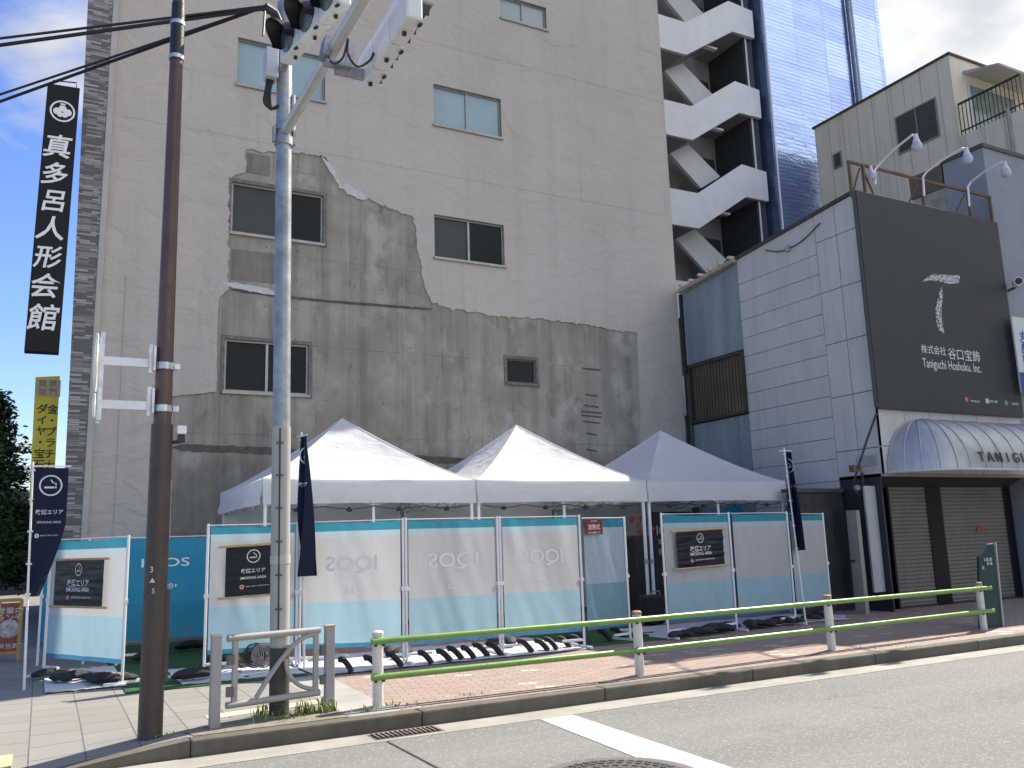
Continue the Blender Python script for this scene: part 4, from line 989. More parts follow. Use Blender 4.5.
build(MB().box((c.x-.2, 13.5, .01), (c.x+.2, 13.8, c.z-.25)), 'stand', BLACK, fl, bevel=.02)

# ------------------------------------------------------------------ screens
def emblem(mb, c, r_, u_, rad, sx=1., n=None, d=.004):
    """no-flame cigarette pictogram: ring, cigarette bar, curl of smoke"""
    c = Vector(c); nn = Vector(r_).cross(Vector(u_)).normalized()*d
    mb.ring(c, r_, u_, rad*.86, rad, d, 30, sx)
    r_, u_ = Vector(r_)*sx, Vector(u_)
    def rect(x0, x1, y0, y1): mb.flat([c+r_*x0*rad+u_*y0*rad+nn, c+r_*x1*rad+u_*y0*rad+nn, c+r_*x1*rad+u_*y1*rad+nn, c+r_*x0*rad+u_*y1*rad+nn])
    rect(-.55, .3, -.28, -.10); rect(.36, .5, -.28, -.10)
    pts = [(.45, .0), (.42, .18), (.2, .22), (.1, .34), (.0, .52)]
    for (x0, y0), (x1, y1) in zip(pts, pts[1:]):
        mb.flat([c+r_*(x0-.05)*rad+u_*y0*rad+nn, c+r_*(x0+.06)*rad+u_*(y0+.02)*rad+nn, c+r_*(x1+.06)*rad+u_*(y1+.06)*rad+nn, c+r_*(x1-.05)*rad+u_*y1*rad+nn])
GHOST = M('ghost_print_white', (.70, .70, .69), .8, .03)
TEALW = M('pale_print_white', (.60, .72, .78), .6, .03)
WOOD = M('batten_wood', (.48, .34, .18), .7, .15, 8)
def screen(p0, p1, h, lab, inner=False, text=None, zb=.235, feet=True, seed=0, group='printed cloth screens around the smoking area', posts=(True, True)):
    p0, p1 = Vector((*p0, 0)), Vector((*p1, 0)); d = (p1-p0).normalized(); L = (p1-p0).length
    nrm = d.cross(Z3)                               # towards the pavement
    o = empty('cloth_screen', (p0+p1)/2, lab, 'screen', group)
    PT = WHITE_P
    for k, e in enumerate((p0+d*.02, p1-d*.02)):
        if not posts[k]: continue
        pt = build(MB().tube([e+Vector((0, 0, .0)), e+Vector((0, 0, h+.02))], .017, 8), 'post', PT, o, smooth=True)
        build(MB().box(e-Vector((.026, .026, -.92)), e+Vector((.026, .026, .97))), 'post_clamp', PT, pt)
        if feet:
            build(MB().bar(e+Vector((0, 0, .12))+d*(.02 if k == 0 else -.02), e+Vector((0, 0, .12))+d*(.34 if k == 0 else -.34), .03, .03), 'foot_bar', PT, o)
            build(MB().bar(e+nrm*.22+Vector((0, 0, .03)), e-nrm*.4+Vector((0, 0, .03)), .035, .03), 'foot', PT, o)
    build(MB().tube([p0+d*.03+Vector((0, 0, h)), p1-d*.03+Vector((0, 0, h))], .006, 8), 'top_rail', PT, o)
    def cloth(u, v):
        a = .055+u*(L-.11) if not inner else .02+u*(L-.04)
        w_ = .034*noise.noise(Vector((u*2.2*L+v*.8, v*1.1, seed*3.1)))+.016*noise.noise(Vector((u*6*L+v*3, v*2.2, seed)))+.012*math.sin(u*L*7+v*4+seed)*(1-v)*.4
        pull = .018*math.sin(u*math.pi)*(v if v > .5 else 1-v)
        z_ = zb+(h-.01-zb)*v - (pull if v > .98 else 0)
        return p0+d*a+nrm*(w_*math.sin(min(1, u*6, (1-u)*6)*math.pi/2))+Vector((0, 0, z_))
    k = h/1.84
    cl = build(MB().grid(cloth, 30, 30), 'cloth', FAB_IN if inner else FAB_LOW if h < 1.75 else FAB_SHADE if seed == 6 else FAB, o, smooth=True)
    for body, u, z_, sz, wd, mir in (text or []):
        lt = MB().text(body, p0+d*(u*L)+Vector((0, 0, z_)), -d if mir else d, Z3, sz, 0., width=wd, bold=.012)
        lt.wrap(0, cloth, p0+d*.055+Vector((0, 0, zb)), d, Z3, L-.11, h-.01-zb, nrm, .018)
        build(lt, 'print', GHOST if not inner else TEALW, cl)
    return o, p0, d, nrm, L
PA0, PA1 = (.10, 13.0), (.92, 11.45)
def g2(x, y): p = at_z(x, y, 0); return (p.x, p.y)
C0, CD, DE, EF, FG, G1 = g2(202, 675), g2(297.5, 668), g2(405.5, 664.5), g2(502, 655.5), g2(586, 648.3), g2(631.5, 641.5)
H0, HI, IJ, J1 = g2(667.5, 639.6), g2(738, 631), g2(797, 624.5), (12.45, 11.42)
iq = lambda wd: [('IQOS', .5, 1.27, .26, wd, True), ('2.0', .48, .94, .09, .12, True)]
scA = screen(PA0, PA1, 1.70, 'lone pale screen with navy notice leaning at far left corner', seed=1)
scC = screen(C0, CD, 1.82, 'pale screen with navy notice directly behind the grey steel pole', seed=2)
screen(CD, DE, 1.83, 'pale screen with mirrored letters, left of three behind the railing', text=iq(.66), seed=3)
screen(DE, EF, 1.83, 'pale screen with mirrored letters, middle of the three', text=iq(.72), seed=4)
screen(EF, FG, 1.83, 'pale screen with mirrored letters, right of the three', text=iq(.66), seed=5)
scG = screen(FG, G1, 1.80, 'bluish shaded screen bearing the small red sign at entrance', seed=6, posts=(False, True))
scH = screen(H0, HI, 1.84, 'shaded pale screen with crumpled navy notice right of entrance', seed=7)
screen(HI, IJ, 1.84, 'plain shaded screen between the notice and the blue flag', seed=8, posts=(False, True))
screen(IJ, J1, 1.82, 'plain shaded end screen next to the block wall', seed=9, posts=(False, True))
# the printed inner faces seen from outside on the left
pb0, pb1 = (.98, 13.6), (3.1, 13.4)
screen(pb0, pb1, 1.72, 'dark teal screen with white letters behind the brown pole', inner=True, text=[('IQOS', .29, 1.35, .17, .62, False), ('20+', .33, 1.03, .10, .16, False)], zb=.30, seed=10)
screen((.02, 14.3), (.62, 14.0), 1.72, 'narrow dark teal screen half hidden left of the lone screen', inner=True, zb=.3, seed=11, feet=False)

def notice(sc, u0, u1, z0, z1, lab, seed, crump=.0, slant=0.):
    o_, p0, d, nrm, L = sc
    off = nrm*.05
    P = lambda u, z_: p0+d*(u*L)+Vector((0, 0, z_))+off
    c = P((u0+u1)/2, (z0+z1)/2)
    o = empty('notice_banner', c, lab, 'notice', 'navy smoking area notices on the screens')
    wd = (u1-u0)*L
    def cl(u, v):
        return P(u0+(u1-u0)*u, z0+(z1-z0)*v+slant*(u-.5))+nrm*(crump*(noise.noise(Vector((u*2.5+seed, v*11, seed)))*.8+.3*noise.noise(Vector((u*6, v*22, seed)))))
    build(MB().grid(cl, 24, 40), 'banner', M('navy_banner_vinyl', (.006, .008, .017), .4, .15, 4, spec=.3), o, smooth=True)
    for z_, nm in ((z1+.008, 'batten'), (z0-.008, 'batten')):
        build(MB().tube([P(u0, z_)-d*.09+Vector((0, 0, -slant/2)), P(u1, z_)+d*.09+Vector((0, 0, slant/2))], .014, 8), nm, WOOD, o)
    H = z1-z0; P00 = P(u0, z0)-Vector((0, 0, slant*.5)); zc = lambda f: P((u0+u1)/2, z0+H*f)
    cl2 = lambda u, v: cl(u, v)
    def line(body, f, wd_, nm, bold=0., dx=0.):
        lt = MB().text(body, zc(f)+d*dx, d, Z3, None, 0., width=wd_, bold=bold)
        build(lt.wrap(0, cl2, P(u0, z0), d, Z3, wd, H, nrm, .004), nm, M('notice_white', (.7, .7, .7), .5), o)
    lt = MB(); emblem(lt, zc(.79), d, Z3, H*.135, d=0.); build(lt.wrap(0, cl2, P(u0, z0), d, Z3, wd, H, nrm, .004), 'pictogram', M('notice_white', (.7, .7, .7), .5), o)
    line('喫煙エリア', .50, wd*.43, 'heading', .012); line('SMOKING AREA', .36, wd*.47, 'lettering', .006); line('JAPAN TOBACCO INTERNATIONAL', .185, wd*.42, 'small_print', .004, wd*.08)
    mk = MB(); mk.ring(zc(.185)-d*wd*.2, d, Z3, .012, .028, 0., 16)
    build(mk.wrap(0, cl2, P(u0, z0), d, Z3, wd, H, nrm, .004), 'red_mark', M('pinkish_mark', (.62, .3, .28), .5), o)
notice(scA, .14, .76, .88, 1.44, 'flat navy smoking notice on the lone screen at far left', 1, .004)
notice(scC, .21, .80, .93, 1.55, 'navy smoking notice beside the grey steel pole', 2, .006, .03)
notice(scH, .17, .84, 1.03, 1.58, 'crumpled navy smoking notice in the shade right of entrance', 5, .022, .03)
# red sign on the entrance screen
o_, p0, d, nrm, L = scG
rs = empty('red_sign', p0+d*.3+Vector((0, 0, 1.7))+nrm*.05, 'small dark red sign with white characters at top of shaded screen', 'sign')
def RP(u, z_, o=.045): return p0+d*u+Vector((0, 0, z_))+nrm*o
build(MB().prism([RP(.04, 1.565), RP(.40, 1.565), RP(.40, 1.775), RP(.04, 1.775)], nrm*.01), 'plate', M('dark_red_print', (.16, .01, .016), .5, .1), rs)
for body, u_, z_, wd_ in (('加熱式', .22, 1.672, .25), ('IQOS STORE', .22, 1.752, .13), ('たばこ専用エリア', .22, 1.59, .26)):
    build(MB().text(body, RP(u_, z_, .056), d, Z3, None, .002, width=wd_, bold=.006), 'lettering', M('notice_white', (.7, .7, .7), .5), rs)

# nobori flags
def flag(base, top, w_, h_, lab, twist, seed, right=(1, 0, 0), letters=True):
    base, top = Vector(base), Vector(top); r_ = Vector(right).normalized()
    o = empty('banner_flag', base, lab, 'flag', 'navy banner flags on white poles')
    build(MB().tube([base, top], [.016, .011], 8), 'pole', WHITE_P, o, smooth=True)
    ax = (top-base).normalized()
    a1 = top-ax*.05
    build(MB().tube([a1-r_*.10, a1+r_*(w_+.04)*(1 if twist < .5 else .35)], .008, 6), 'cross_arm', WHITE_P, o)
    fwd = r_.cross(Z3)
    def cl(u, v):
        ang = twist*(1.15+.9*math.sin(v*2.4+seed)+v*1.2)
        fold = math.cos(ang) if twist else 1
        x_ = u*w_*(1 if not twist else .30+.55*abs(fold)*.5)
        if not twist: x_ += -.06*v*v*u + .0
        y_ = (.05*math.sin(u*5+v*4+seed)*v + twist*(.09*math.sin(u*9+v*3)*(.4+v)))
        zz = top.z-.07-v*h_
        b = base+ax*((zz-base.z)/ax.z)
        cut = 0 if twist else -1.15*u*max(0, v-.45)**1.2
        return Vector((b.x, b.y, zz))+r_*(x_+.014+cut*w_)+fwd*y_
    f = build(MB().grid(cl, 16, 50), 'flag_cloth', NAVY, o, smooth=True)
    c0 = Vector((0, 0, 0)); FM = M('flag_white', (.62, .64, .68), .6)
    fcl = lambda u, v: cl(u, 1-v)
    def fl_(mb, nm): build(mb.wrap(0, fcl, c0, X3, Z3, w_, h_, -fwd if False else fwd, .006), nm, FM, f)
    at = lambda u, v: Vector((u*w_, 0, (1-v)*h_))
    mb = MB(); emblem(mb, at(.5, .14), X3, Z3, min(.125, w_*.36), d=0.); fl_(mb, 'pictogram')
    fl_(MB().text('喫煙エリア', at(.5, .35), X3, Z3, None, 0., width=w_*.80, bold=.012), 'heading')
    if not twist:
        fl_(MB().text('SMOKING AREA', at(.5, .43), X3, Z3, None, 0., width=w_*.72), 'lettering')
        fl_(MB().text('JAPAN TOBACCO INC.', at(.56, .535), X3, Z3, None, 0., width=w_*.6), 'small_print'); fl_(MB().ring(at(.16, .535), X3, Z3, .010, .026, 0., 14), 'red_mark')
    lo = MB()
    for v in (.02, .25, .5, .75, .98):
        zz = top.z-.07-v*h_; b = base+ax*((zz-base.z)/ax.z); lo.tube([b-r_*.03, b+r_*.03], .012, 6)
    build(lo, 'flag_loops', WHITE_P, o)
fb = at_z(24, 690, 0); d_ = ray(33, 462); tt = math.hypot(fb.x, fb.y)/math.hypot(d_.x, d_.y); ft = CAM+d_*tt
flag(fb, ft, .37, 1.50, 'open navy banner flag with cigarette symbol at far left', 0., 1.0, (1, -.1, 0))
fb = Vector((CD[0]+.06, CD[1]-.10, 0)); d_ = ray(301.5, 432); tt = math.hypot(fb.x, fb.y)/math.hypot(d_.x, d_.y); ft = CAM+d_*tt
flag(fb, ft, .36, 1.80, 'twisted navy banner flag hanging beside the grey steel pole', .9, .6, (.3, -.9, 0))
fb = Vector((IJ[0]+.10, IJ[1]-.10, 0)); d_ = ray(784, 448); tt = math.hypot(fb.x, fb.y)/math.hypot(d_.x, d_.y); ft = CAM+d_*tt
flag(fb, ft, .34, 1.66, 'folded navy banner flag leaning over the shaded screens at right', .8, 2.0, (.9, -.3, 0))

# weights on the floor under the screens
def weight_mesh(L, r, bow, seed):
    """filled rubber or cloth bag: flattened, tapered ends, sagging, wrinkled"""
    mb = MB(); n, m = 16, 12; vs = []; fs = []
    for i in range(n+1):
        t = i/n; e = max(.12, math.sin(math.pi*min(1, max(0, t*.94+.03)))**.45)
        cx = (t-.5)*L; cz = r*.62+bow*math.sin(t*math.pi); cy = .03*math.sin(t*4+seed)
        for j in range(m):
            a = 2*math.pi*j/m; w_ = 1+.28*noise.noise(Vector((t*4, math.cos(a)*1.2+seed, math.sin(a)*1.2)))
            z_ = math.sin(a)*r*.66*e*w_
            vs.append(Vector((cx, cy+math.cos(a)*r*1.05*e*w_, max(cz+z_, .004+bow*math.sin(t*math.pi)*.7))))
    for i in range(n):
        for j in range(m): fs.append((i*m+j, i*m+(j+1) % m, (i+1)*m+(j+1) % m, (i+1)*m+j))
    fs += [tuple(range(m))[::-1], tuple(n*m+j for j in range(m))]
    return mb.add(vs, fs)
cnt = 0
def weight(px_, py_, ang, L, r, bow, lab, flat=1.):
    global cnt
    p = at_z(px_, py_, .02)
    o = build(weight_mesh(L, r, bow, cnt*1.7), 'sandbag_weight', RUBBER, base=(0, 0, 0), smooth=True, label=lab, cat='weight', group='black weights on the floor sheets')
    o.location = (p.x, p.y, .02); o.rotation_euler = (0, 0, R(ang)); cnt += 1
    return o
row = [(345, 669), (368, 667), (391, 664), (423, 661), (440, 659), (451, 657), (466, 656), (476, 654), (490, 653), (521, 650), (538, 648), (549, 647), (561, 645), (573, 644), (601, 639), (613, 637)]
for k, (a, b) in enumerate(row):
    p = at_z(a+2, b+1.5, .02); L = random.uniform(.60, .78)
    mb = MB(); pts = [Vector((x_*L, -.02*i, z_*L)) for i, (x_, z_) in enumerate(((-.125, .185), (-.10, .195), (-.055, .175), (-.01, .125), (.03, .065), (.06, .0)))]
    for q0, q1 in zip(pts, pts[1:]): pass
    mb.hose(pts, .036, 8, 4)
    o = build(mb, 'rubber_bumper', RUBBER, base=(0, 0, 0), smooth=True, label='%s curved black rubber piece from the left under the printed screens' % ORD[k], cat='rubber piece', group='curved black rubber pieces on the floor sheet')
    o.location = (p.x, p.y, .022); o.scale = (1, 1.5, 1); o.rotation_euler = (0, 0, R(random.uniform(-14, 14)))
for k, (a, b) in enumerate(((678, 641), (686, 640), (714, 635), (722, 635), (750, 631), (757, 630), (765, 630), (772, 629), (783, 627), (796, 626), (708, 637), (728, 633), (812, 623), (820, 621), (698, 638))):
    weight(a, b-3, -50+random.uniform(-70, 70), random.uniform(.34, .46), random.uniform(.065, .10), .015, '%s plump black sandbag from the entrance under the shaded screens' % ORD[k])
for k, (a, b) in enumerate(((50, 676), (60, 681), (75, 679), (93, 681), (104, 683), (118, 681))):
    weight(a, b+1, -20+random.uniform(-60, 60), random.uniform(.34, .46), random.uniform(.065, .10), .015, '%s black sandbag from the left under the lone leaning screen' % ORD[k])
for k, (a, b, lab) in enumerate(((150, 661, 'black sandbag by the brown pole on the turf'), (190, 650, 'large black sandbag against the dark teal screen'), (193, 680, 'black sandbag on the turf edge beside the pale screen'), (498, 643, 'black sandbag heaped behind the middle screen post'), (212, 668, 'black sandbag under the screen left of cable coils'), (395, 655, 'black sandbag behind the left white rail post'), (403, 657, 'black sandbag against the foot of the left screen post'), (508, 646, 'black sandbag right of the middle screen post'), (575, 641, 'black sandbag left of the screen post by entrance'))):
    weight(a, b, 10*k, .48, .10, .02, lab)
# cable coils under the notice screen
for k, (a, b, cl) in enumerate(((242, 664, (.20, .12, .06)), (254, 664, (.03, .03, .03)), (263, 664, (.25, .22, .18)))):
    p = at_z(a, b+5, .02); cm = MB()
    for j in range(5):
        rr = .05+j*.024
        cm.tube([p+Vector((rr*math.cos(t*math.pi/9), -.01*j+.015*math.sin(t*1.9+j), .17+rr*math.sin(t*math.pi/9))) for t in range(19)], .010, 6, False)
    build(cm, 'cable_coil', M('cable_%d' % k, cl, .5, .3, 30), base=p, smooth=True, label=('brown cable coil, left of three behind the grey railing', 'black cable coil in the middle of three behind railing', 'pale cable coil nearest the grey steel pole')[k], cat='cable coil', group='cable coils behind the grey railing')

# ------------------------------------------------------------------ poles
bp = at_z(150, 735, 0); bt_ = at_z(150, 735, 0)
d_ = ray(177.5, 33); tt = math.hypot(bp.x, bp.y)/math.hypot(d_.x, d_.y); btop = CAM+d_*tt
axb = (btop-bp).normalized()
pole = empty('brown_pole', bp, 'tall brown steel pole with black taped band near the top', 'pole')
PT = lambda z: bp+axb*(z/axb.z)
build(MB().tube([PT(-.2), PT(1.0), PT(2.5), PT(9)], [.096, .090, .078, .046], 24), 'shaft', BROWN, pole, smooth=True)
build(MB().tube([PT(-.2), PT(2.62)], [.1, .092], 24), 'sleeve', BROWN2, pole, smooth=True)
c = PT(.4)
bxm = MB(); e0, e1 = PT(.42), PT(1.18)
bxm.bar(e0+Vector((.088, -.02, 0)), e1+Vector((.084, -.02, 0)), .06, .06, (0, 1, 0)); build(bxm, 'side_box', BROWN2, pole, bevel=.008)
build(MB().tube([PT(6.14), PT(6.3), PT(6.75)], [.062, .066, .062], 20), 'tape_band', M('black_tape', (.012, .012, .014), .4, .2, 30, bump=.004), pole, smooth=True)
for z_ in (6.16, 6.52): build(MB().tube([PT(z_), PT(z_+.04)], .069, 20), 'clamp_band', ALU, pole)
dec = MB(); dec.text('3', PT(1.36)+Vector((-.05, -.092, 0)), X3, Z3, .07, .003); dec.text('▲', PT(1.27)+Vector((-.04, -.094, 0)), X3, Z3, .05, .003); dec.text('5', PT(1.18)+Vector((-.03, -.096, 0)), X3, Z3, .06, .003)
build(dec, 'pole_numbers', M('worn_white_mark', (.5, .5, .48), .6), pole)
# traffic sign seen edge on, held by two arms from the brown pole
tz = [at_y(100, y_, PT(3).y).z for y_ in (334, 395, 420)]
sgx = at_y(99, 370, PT(3).y).x
ts = empty('traffic_sign', (sgx, PT(3).y, tz[2]), 'round traffic sign seen edge on, held by two arms off the brown pole', 'traffic sign')
Yp = PT(3.2).y
def disc(z0, z1, nm, m):
    r_ = (z1-z0)/2; build(MB().lathe([(r_, -.004), (r_, .004), (r_*.97, .012), (.001, .012)], (sgx-.02, Yp, (z0+z1)/2), 28, (-1, 0.1, 0)), nm, m, ts, smooth=True)
disc(tz[1]+.03, tz[0], 'round_plate', WHITE_P)
disc(tz[2]+.02, tz[1]+.01, 'small_plate', WHITE_P)
for dy in (-.11, .11): build(MB().bar((sgx+.015, Yp+dy, tz[2]-.02), (sgx+.015, Yp+dy, tz[0]-.01), .03, .05), 'plate_rail', ALU, ts)
for y_ in (362.5, 405.5):
    z_ = at_y(130, y_, Yp).z; px0 = PT(z_)
    build(MB().bar((sgx+.02, Yp, z_), (px0.x-.13, Yp, z_), .05, .075), 'arm', M('pale_steel', (.62, .63, .66), .4, .08, metal=.3), ts)
    build(MB().bar((px0.x-.12, Yp-.03, z_-.09), (px0.x-.12, Yp-.03, z_+.17), .03, .02), 'arm_plate', ALU, ts); build(MB().bar((px0.x-.09, Yp-.05, z_-.07), (px0.x-.09, Yp-.05, z_+.15), .02, .06), 'arm_plate', ALU, ts)
    build(MB().tube([PT(z_-.05), PT(z_+.01)], .087, 20), 'pole_clamp', ALU, ts)
    build(MB().bar(PT(z_-.02)+Vector((.08, -.03, 0)), PT(z_-.02)+Vector((.13, -.03, 0)), .03, .05), 'clamp_bolt', ALU, ts)
# little sensor
z_ = at_y(180, 440, PT(2.6).y-.05).z; e = at_y(181, 437, PT(2.6).y-.02)
sn = empty('pole_sensor', e, 'small white capped sensor on a bracket right of brown pole', 'sensor')
build(MB().bar(PT(z_)+Vector((.08, 0, -.02)), e+Vector((0, 0, -.04)), .03, .03), 'bracket', BLACK, sn)
build(MB().box(e+Vector((-.03, -.03, -.05)), e+Vector((.03, .03, .02))), 'body', BLACK, sn)
build(MB().box(e+Vector((-.042, -.042, .022)), e+Vector((.042, .042, .10))), 'cap', WHITE_P, sn, bevel=.012)

gp = at_z(279, 715, 0); d_ = ray(284.5, 60); tt = math.hypot(gp.x, gp.y)/math.hypot(d_.x, d_.y); gtop = CAM+d_*tt
axg = (gtop-gp).normalized(); GT = lambda z: gp+axg*(z/axg.z)
gpole = empty('grey_signal_pole', gp, 'grey galvanised steel signal pole with horizontal arm over the road', 'signal pole')
STEEL = M('weathered_galvanised', (.30, .32, .34), .5, .3, 7, metal=.55, bump=.001, streak=.3)
build(MB().tube([GT(-.2), GT(2.66), GT(2.67), GT(7.2)], [.085, .084, .083, .078], 26), 'shaft', STEEL, gpole, smooth=True)
SLEEVE = M('grey_pole_wrap', (.36, .35, .32), .6, .06, 3)
build(MB().tube([GT(.62), GT(2.66)], [.090, .0885], 26), 'wrap', SLEEVE, gpole, smooth=True)
vv = (CAM-gp); vv.z = 0; vv.normalize(); side = Vector((-vv.y, vv.x, 0))
sm = MB(); sm.bar(GT(.75)+vv*.09+side*-.012, GT(2.64)+vv*.0885+side*-.012, .014, .008, vv); build(sm, 'wrap_seam', SEAM, gpole)
for k in range(6):
    z_ = .95+k*.31; build(MB().bar(GT(z_)+vv*.091-side*.045, GT(z_)+vv*.091+side*.02, .012, .028, vv), 'wrap_clip', M('clip_dark', (.06, .06, .055), .5), gpole)
build(MB().tube([GT(1.36), GT(1.44)], .094, 24), 'band', M('band_grey', (.42, .41, .39), .5), gpole)
build(MB().tube([GT(-.2), GT(.60)], .0905, 24), 'base_coat', M('dark_base_coat', (.05, .052, .045), .8, .3, 8), gpole, smooth=True)
ARMZ = 5.72
armp = GT(ARMZ); ydir = Vector((.02, -1, .03)).normalized()
build(MB().tube([armp+ydir*.06, armp+ydir*3.6], .052, 14), 'arm', M('pale_arm_steel', (.55, .55, .53), .45, .1, metal=.4), gpole, smooth=True)
build(MB().tube([GT(ARMZ-.14), GT(ARMZ-.05)], .095, 20), 'arm_clamp', STEEL, gpole)
build(MB().tube([GT(ARMZ+.02), GT(ARMZ+.08)], .092, 20), 'arm_clamp', STEEL, gpole)
for dx in (-.105, .10): build(MB().bar(GT(ARMZ-.12)+Vector((dx, -.02, 0)), GT(ARMZ+.04)+Vector((dx, -.02, 0)), .03, .05), 'clamp_lug', STEEL, gpole)
build(MB().tube([GT(6.15)+Vector((.09, -.03, 0)), GT(5.75)+Vector((.09, -.03, 0))], .022, 8), 'conduit', ALU, gpole)
# control box hanging on the pole with cable loop
z1_, z0_ = at_y(271, 51, gp.y-.02).z, at_y(271, 80, gp.y-.02).z; bx = at_y(271, 65, gp.y-.02).x
cbx = empty('control_box', (bx, gp.y, z0_), 'small grey control box on the signal pole with hanging black cables', 'control box')
build(MB().box((bx-.065, gp.y-.11, z0_), (bx+.06, gp.y+.06, z1_)), 'housing', M('box_grey', (.50, .52, .56), .45, .06), cbx, bevel=.01)
for k in range(3):
    build(MB().hose([(bx-.03+k*.025, gp.y-.02, z0_), (bx-.05+k*.02, gp.y-.03, z0_-.14), (bx-.06+k*.03, gp.y-.03, z0_-.27-.02*k), (bx+.02, gp.y-.03, z0_-.32), (bx+.10, gp.y-.02, z0_-.26)], .016, 6), 'cable', BLACK, cbx, smooth=True)
# vehicle signals: slim horizontal heads seen from behind and below
def signal(name, c, length, hgt, thick, axis, face, lab, vis=.2, dark=False):
    """c: centre; axis: long direction; face: direction the lenses look"""
    o = empty(name, c, lab, 'traffic light', 'traffic lights on the grey pole')
    a, f = Vector(axis).normalized(), Vector(face).normalized(); c = Vector(c)
    SW = M('signal_white', (.66, .67, .68), .4, .08, 4, dirt=(.45, .44, .4))
    nmod = 3; m = length/nmod
    for k in range(nmod):
        cc = c+a*((k-1)*m)
        build(MB().bar(cc-a*(m/2-.006), cc+a*(m/2-.006), thick, hgt) , 'signal_module', SW, o, bevel=.02)
        fc = cc+f*(thick/2+.004)
        ln = build(MB().lathe([(.135, 0), (.135, .015), (.10, .03), (.001, .036)], fc, 20, f), 'lens', M('signal_lens', (.05, .06, .06), .2), o, smooth=True)
        vs_ = MB(); n_ = 14; u = Z3
        for j in range(n_+1):
            an = math.pi*(-.12+1.24*j/n_)
            rim = a*math.cos(an)*.15+u*math.sin(an)*.15
            dp = vis*(.45+.55*max(0, math.sin(an)))
            vs_.v += [fc+rim, fc+rim+f*dp]
        vs_.f += [[2*j, 2*j+1, 2*j+3, 2*j+2] for j in range(n_)]
        build(vs_, 'visor', BLACK, o, smooth=True)
        build(MB().bar(cc-Z3*(hgt/2+.004)-f*thick*.1, cc-Z3*(hgt/2+.03)-f*thick*.1, .03, .03), 'latch', SEAM, o)
        build(MB().bar(cc+a*(m*.3)-Z3*(hgt/2+.002)+f*thick*.42, cc+a*(m*.45)-Z3*(hgt/2+.02)+f*thick*.42, .02, .02), 'hinge', SEAM, o)
    return o
s1 = signal('traffic_light', (2.36, 6.42, 5.72), 1.25, .32, .14, (0, -1, .02), (1, 0, -.05), 'white three lens traffic light facing right, hung on the arm tip', .16)
br = MB(); br.bar((2.03, 6.86, 5.62), (2.31, 6.86, 5.62), .05, .09); br.bar((1.92, 6.83, 5.68), (1.95, 6.83, 5.86), .06, .14, (0, 1, 0)); br.bar((2.14, 6.83, 5.66), (2.17, 6.83, 5.86), .06, .06, (0, 1, 0)); br.bar((1.93, 6.83, 5.64), (2.16, 6.83, 5.64), .1, .03)
build(br, 'mounting_bracket', STEEL, s1)
build(MB().hose([(2.04, 6.52, 5.72), (2.05, 6.55, 5.60), (2.14, 6.58, 5.52), (2.25, 6.58, 5.60), (2.285, 6.57, 5.68)], .010, 6), 'cable', BLACK, s1, smooth=True)
build(MB().hose([(2.04, 6.52, 5.72), (2.02, 6.6, 5.58), (1.98, 6.75, 5.60), (1.94, 6.84, 5.74)], .010, 6), 'cable', BLACK, s1, smooth=True)
s2_ax = Vector((.19, -1, .0)).normalized()
s2 = signal('traffic_light', Vector((1.86, 7.98, 6.38))+s2_ax*.62, 1.25, .34, .13, s2_ax, (-1, -.19, -.12), 'white traffic light facing left with big black visors at pole top', .22)
build(MB().bar((1.92, 8.35, 6.38), (1.90, 7.95, 6.38), .06, .06), 'mounting_bracket', STEEL, s2)
# overhead cables
def cable(p, q, sag, r, lab, n=40):
    p, q = Vector(p), Vector(q)
    pts = [p.lerp(q, k/n)-Vector((0, 0, sag*4*(k/n)*(1-k/n))) for k in range(n+1)]
    build(MB().tube(pts, r, 6), 'overhead_cable', BLACK, base=p, smooth=True, label=lab, cat='cable', group='overhead cables left of the signal pole')
hub = at_y(265, 7, 8.28)
def far(px_, py_, k):
    z = hub.z; p = at_z(px_, py_, z); return hub+(p-hub)*k
for (px_, py_, r, lab) in ((0, 39, .014, 'upper thin black cable of the top pair'), (0, 44, .02, 'thick lower black cable of the top pair'), (0, 95, .014, 'thin upper black cable of the lower pair'), (0, 102, .018, 'lowest black cable crossing the blade sign top')):
    cable(hub+Vector((0, 0, (py_ % 7)*.012-.04)), far(px_, py_, 8), .0, r, lab)
build(MB().tube([hub, hub+Vector((.1, .03, -.02)), GT(6.8)], .05, 8), 'cable_clamp', BLACK, base=hub, label='knot of black cable clamps beside the signal pole top', cat='cable clamp')
cable(hub, Vector((1.62, 7.9, 6.42)), .02, .010, 'short black cable drooping to the left facing traffic light', 10)

# ------------------------------------------------------------------ rails
# green guard rail
gpx = [(378, 706), (640, 675), (832, 650), (984, 630)]
gpt = [at_z(*q, 0) for q in gpx]
grail = empty('guard_rail', (8, 8.3, 0), 'low guard rail with two green pipes on white posts along kerb', 'guard rail')
GH = .675
for k, p in enumerate(gpt):
    po = build(MB().lathe([(.052, -.05), (.052, GH-.03), (.05, GH), (.035, GH+.012), (.001, GH+.014)], p, 16), 'post', OFFW, grail, smooth=True)
    build(MB().lathe([(.055, GH-.028), (.056, GH+.004), (.04, GH+.018), (.001, GH+.02)], p, 16), 'cap', OFFW if k == 0 else M('rusty_cap', (.34, .20, .10), .8, .4, 20), po, smooth=True)
    for zz in (.60, .27):
        for dx in (-.04, .04): build(MB().lathe([(.014, 0), (.014, .02), (.001, .022)], p+Vector((dx, -.052, zz-.028)), 8, (0, -.3, -1)), 'bolt', SEAM, po)
fro = Vector((0, -.052, 0))
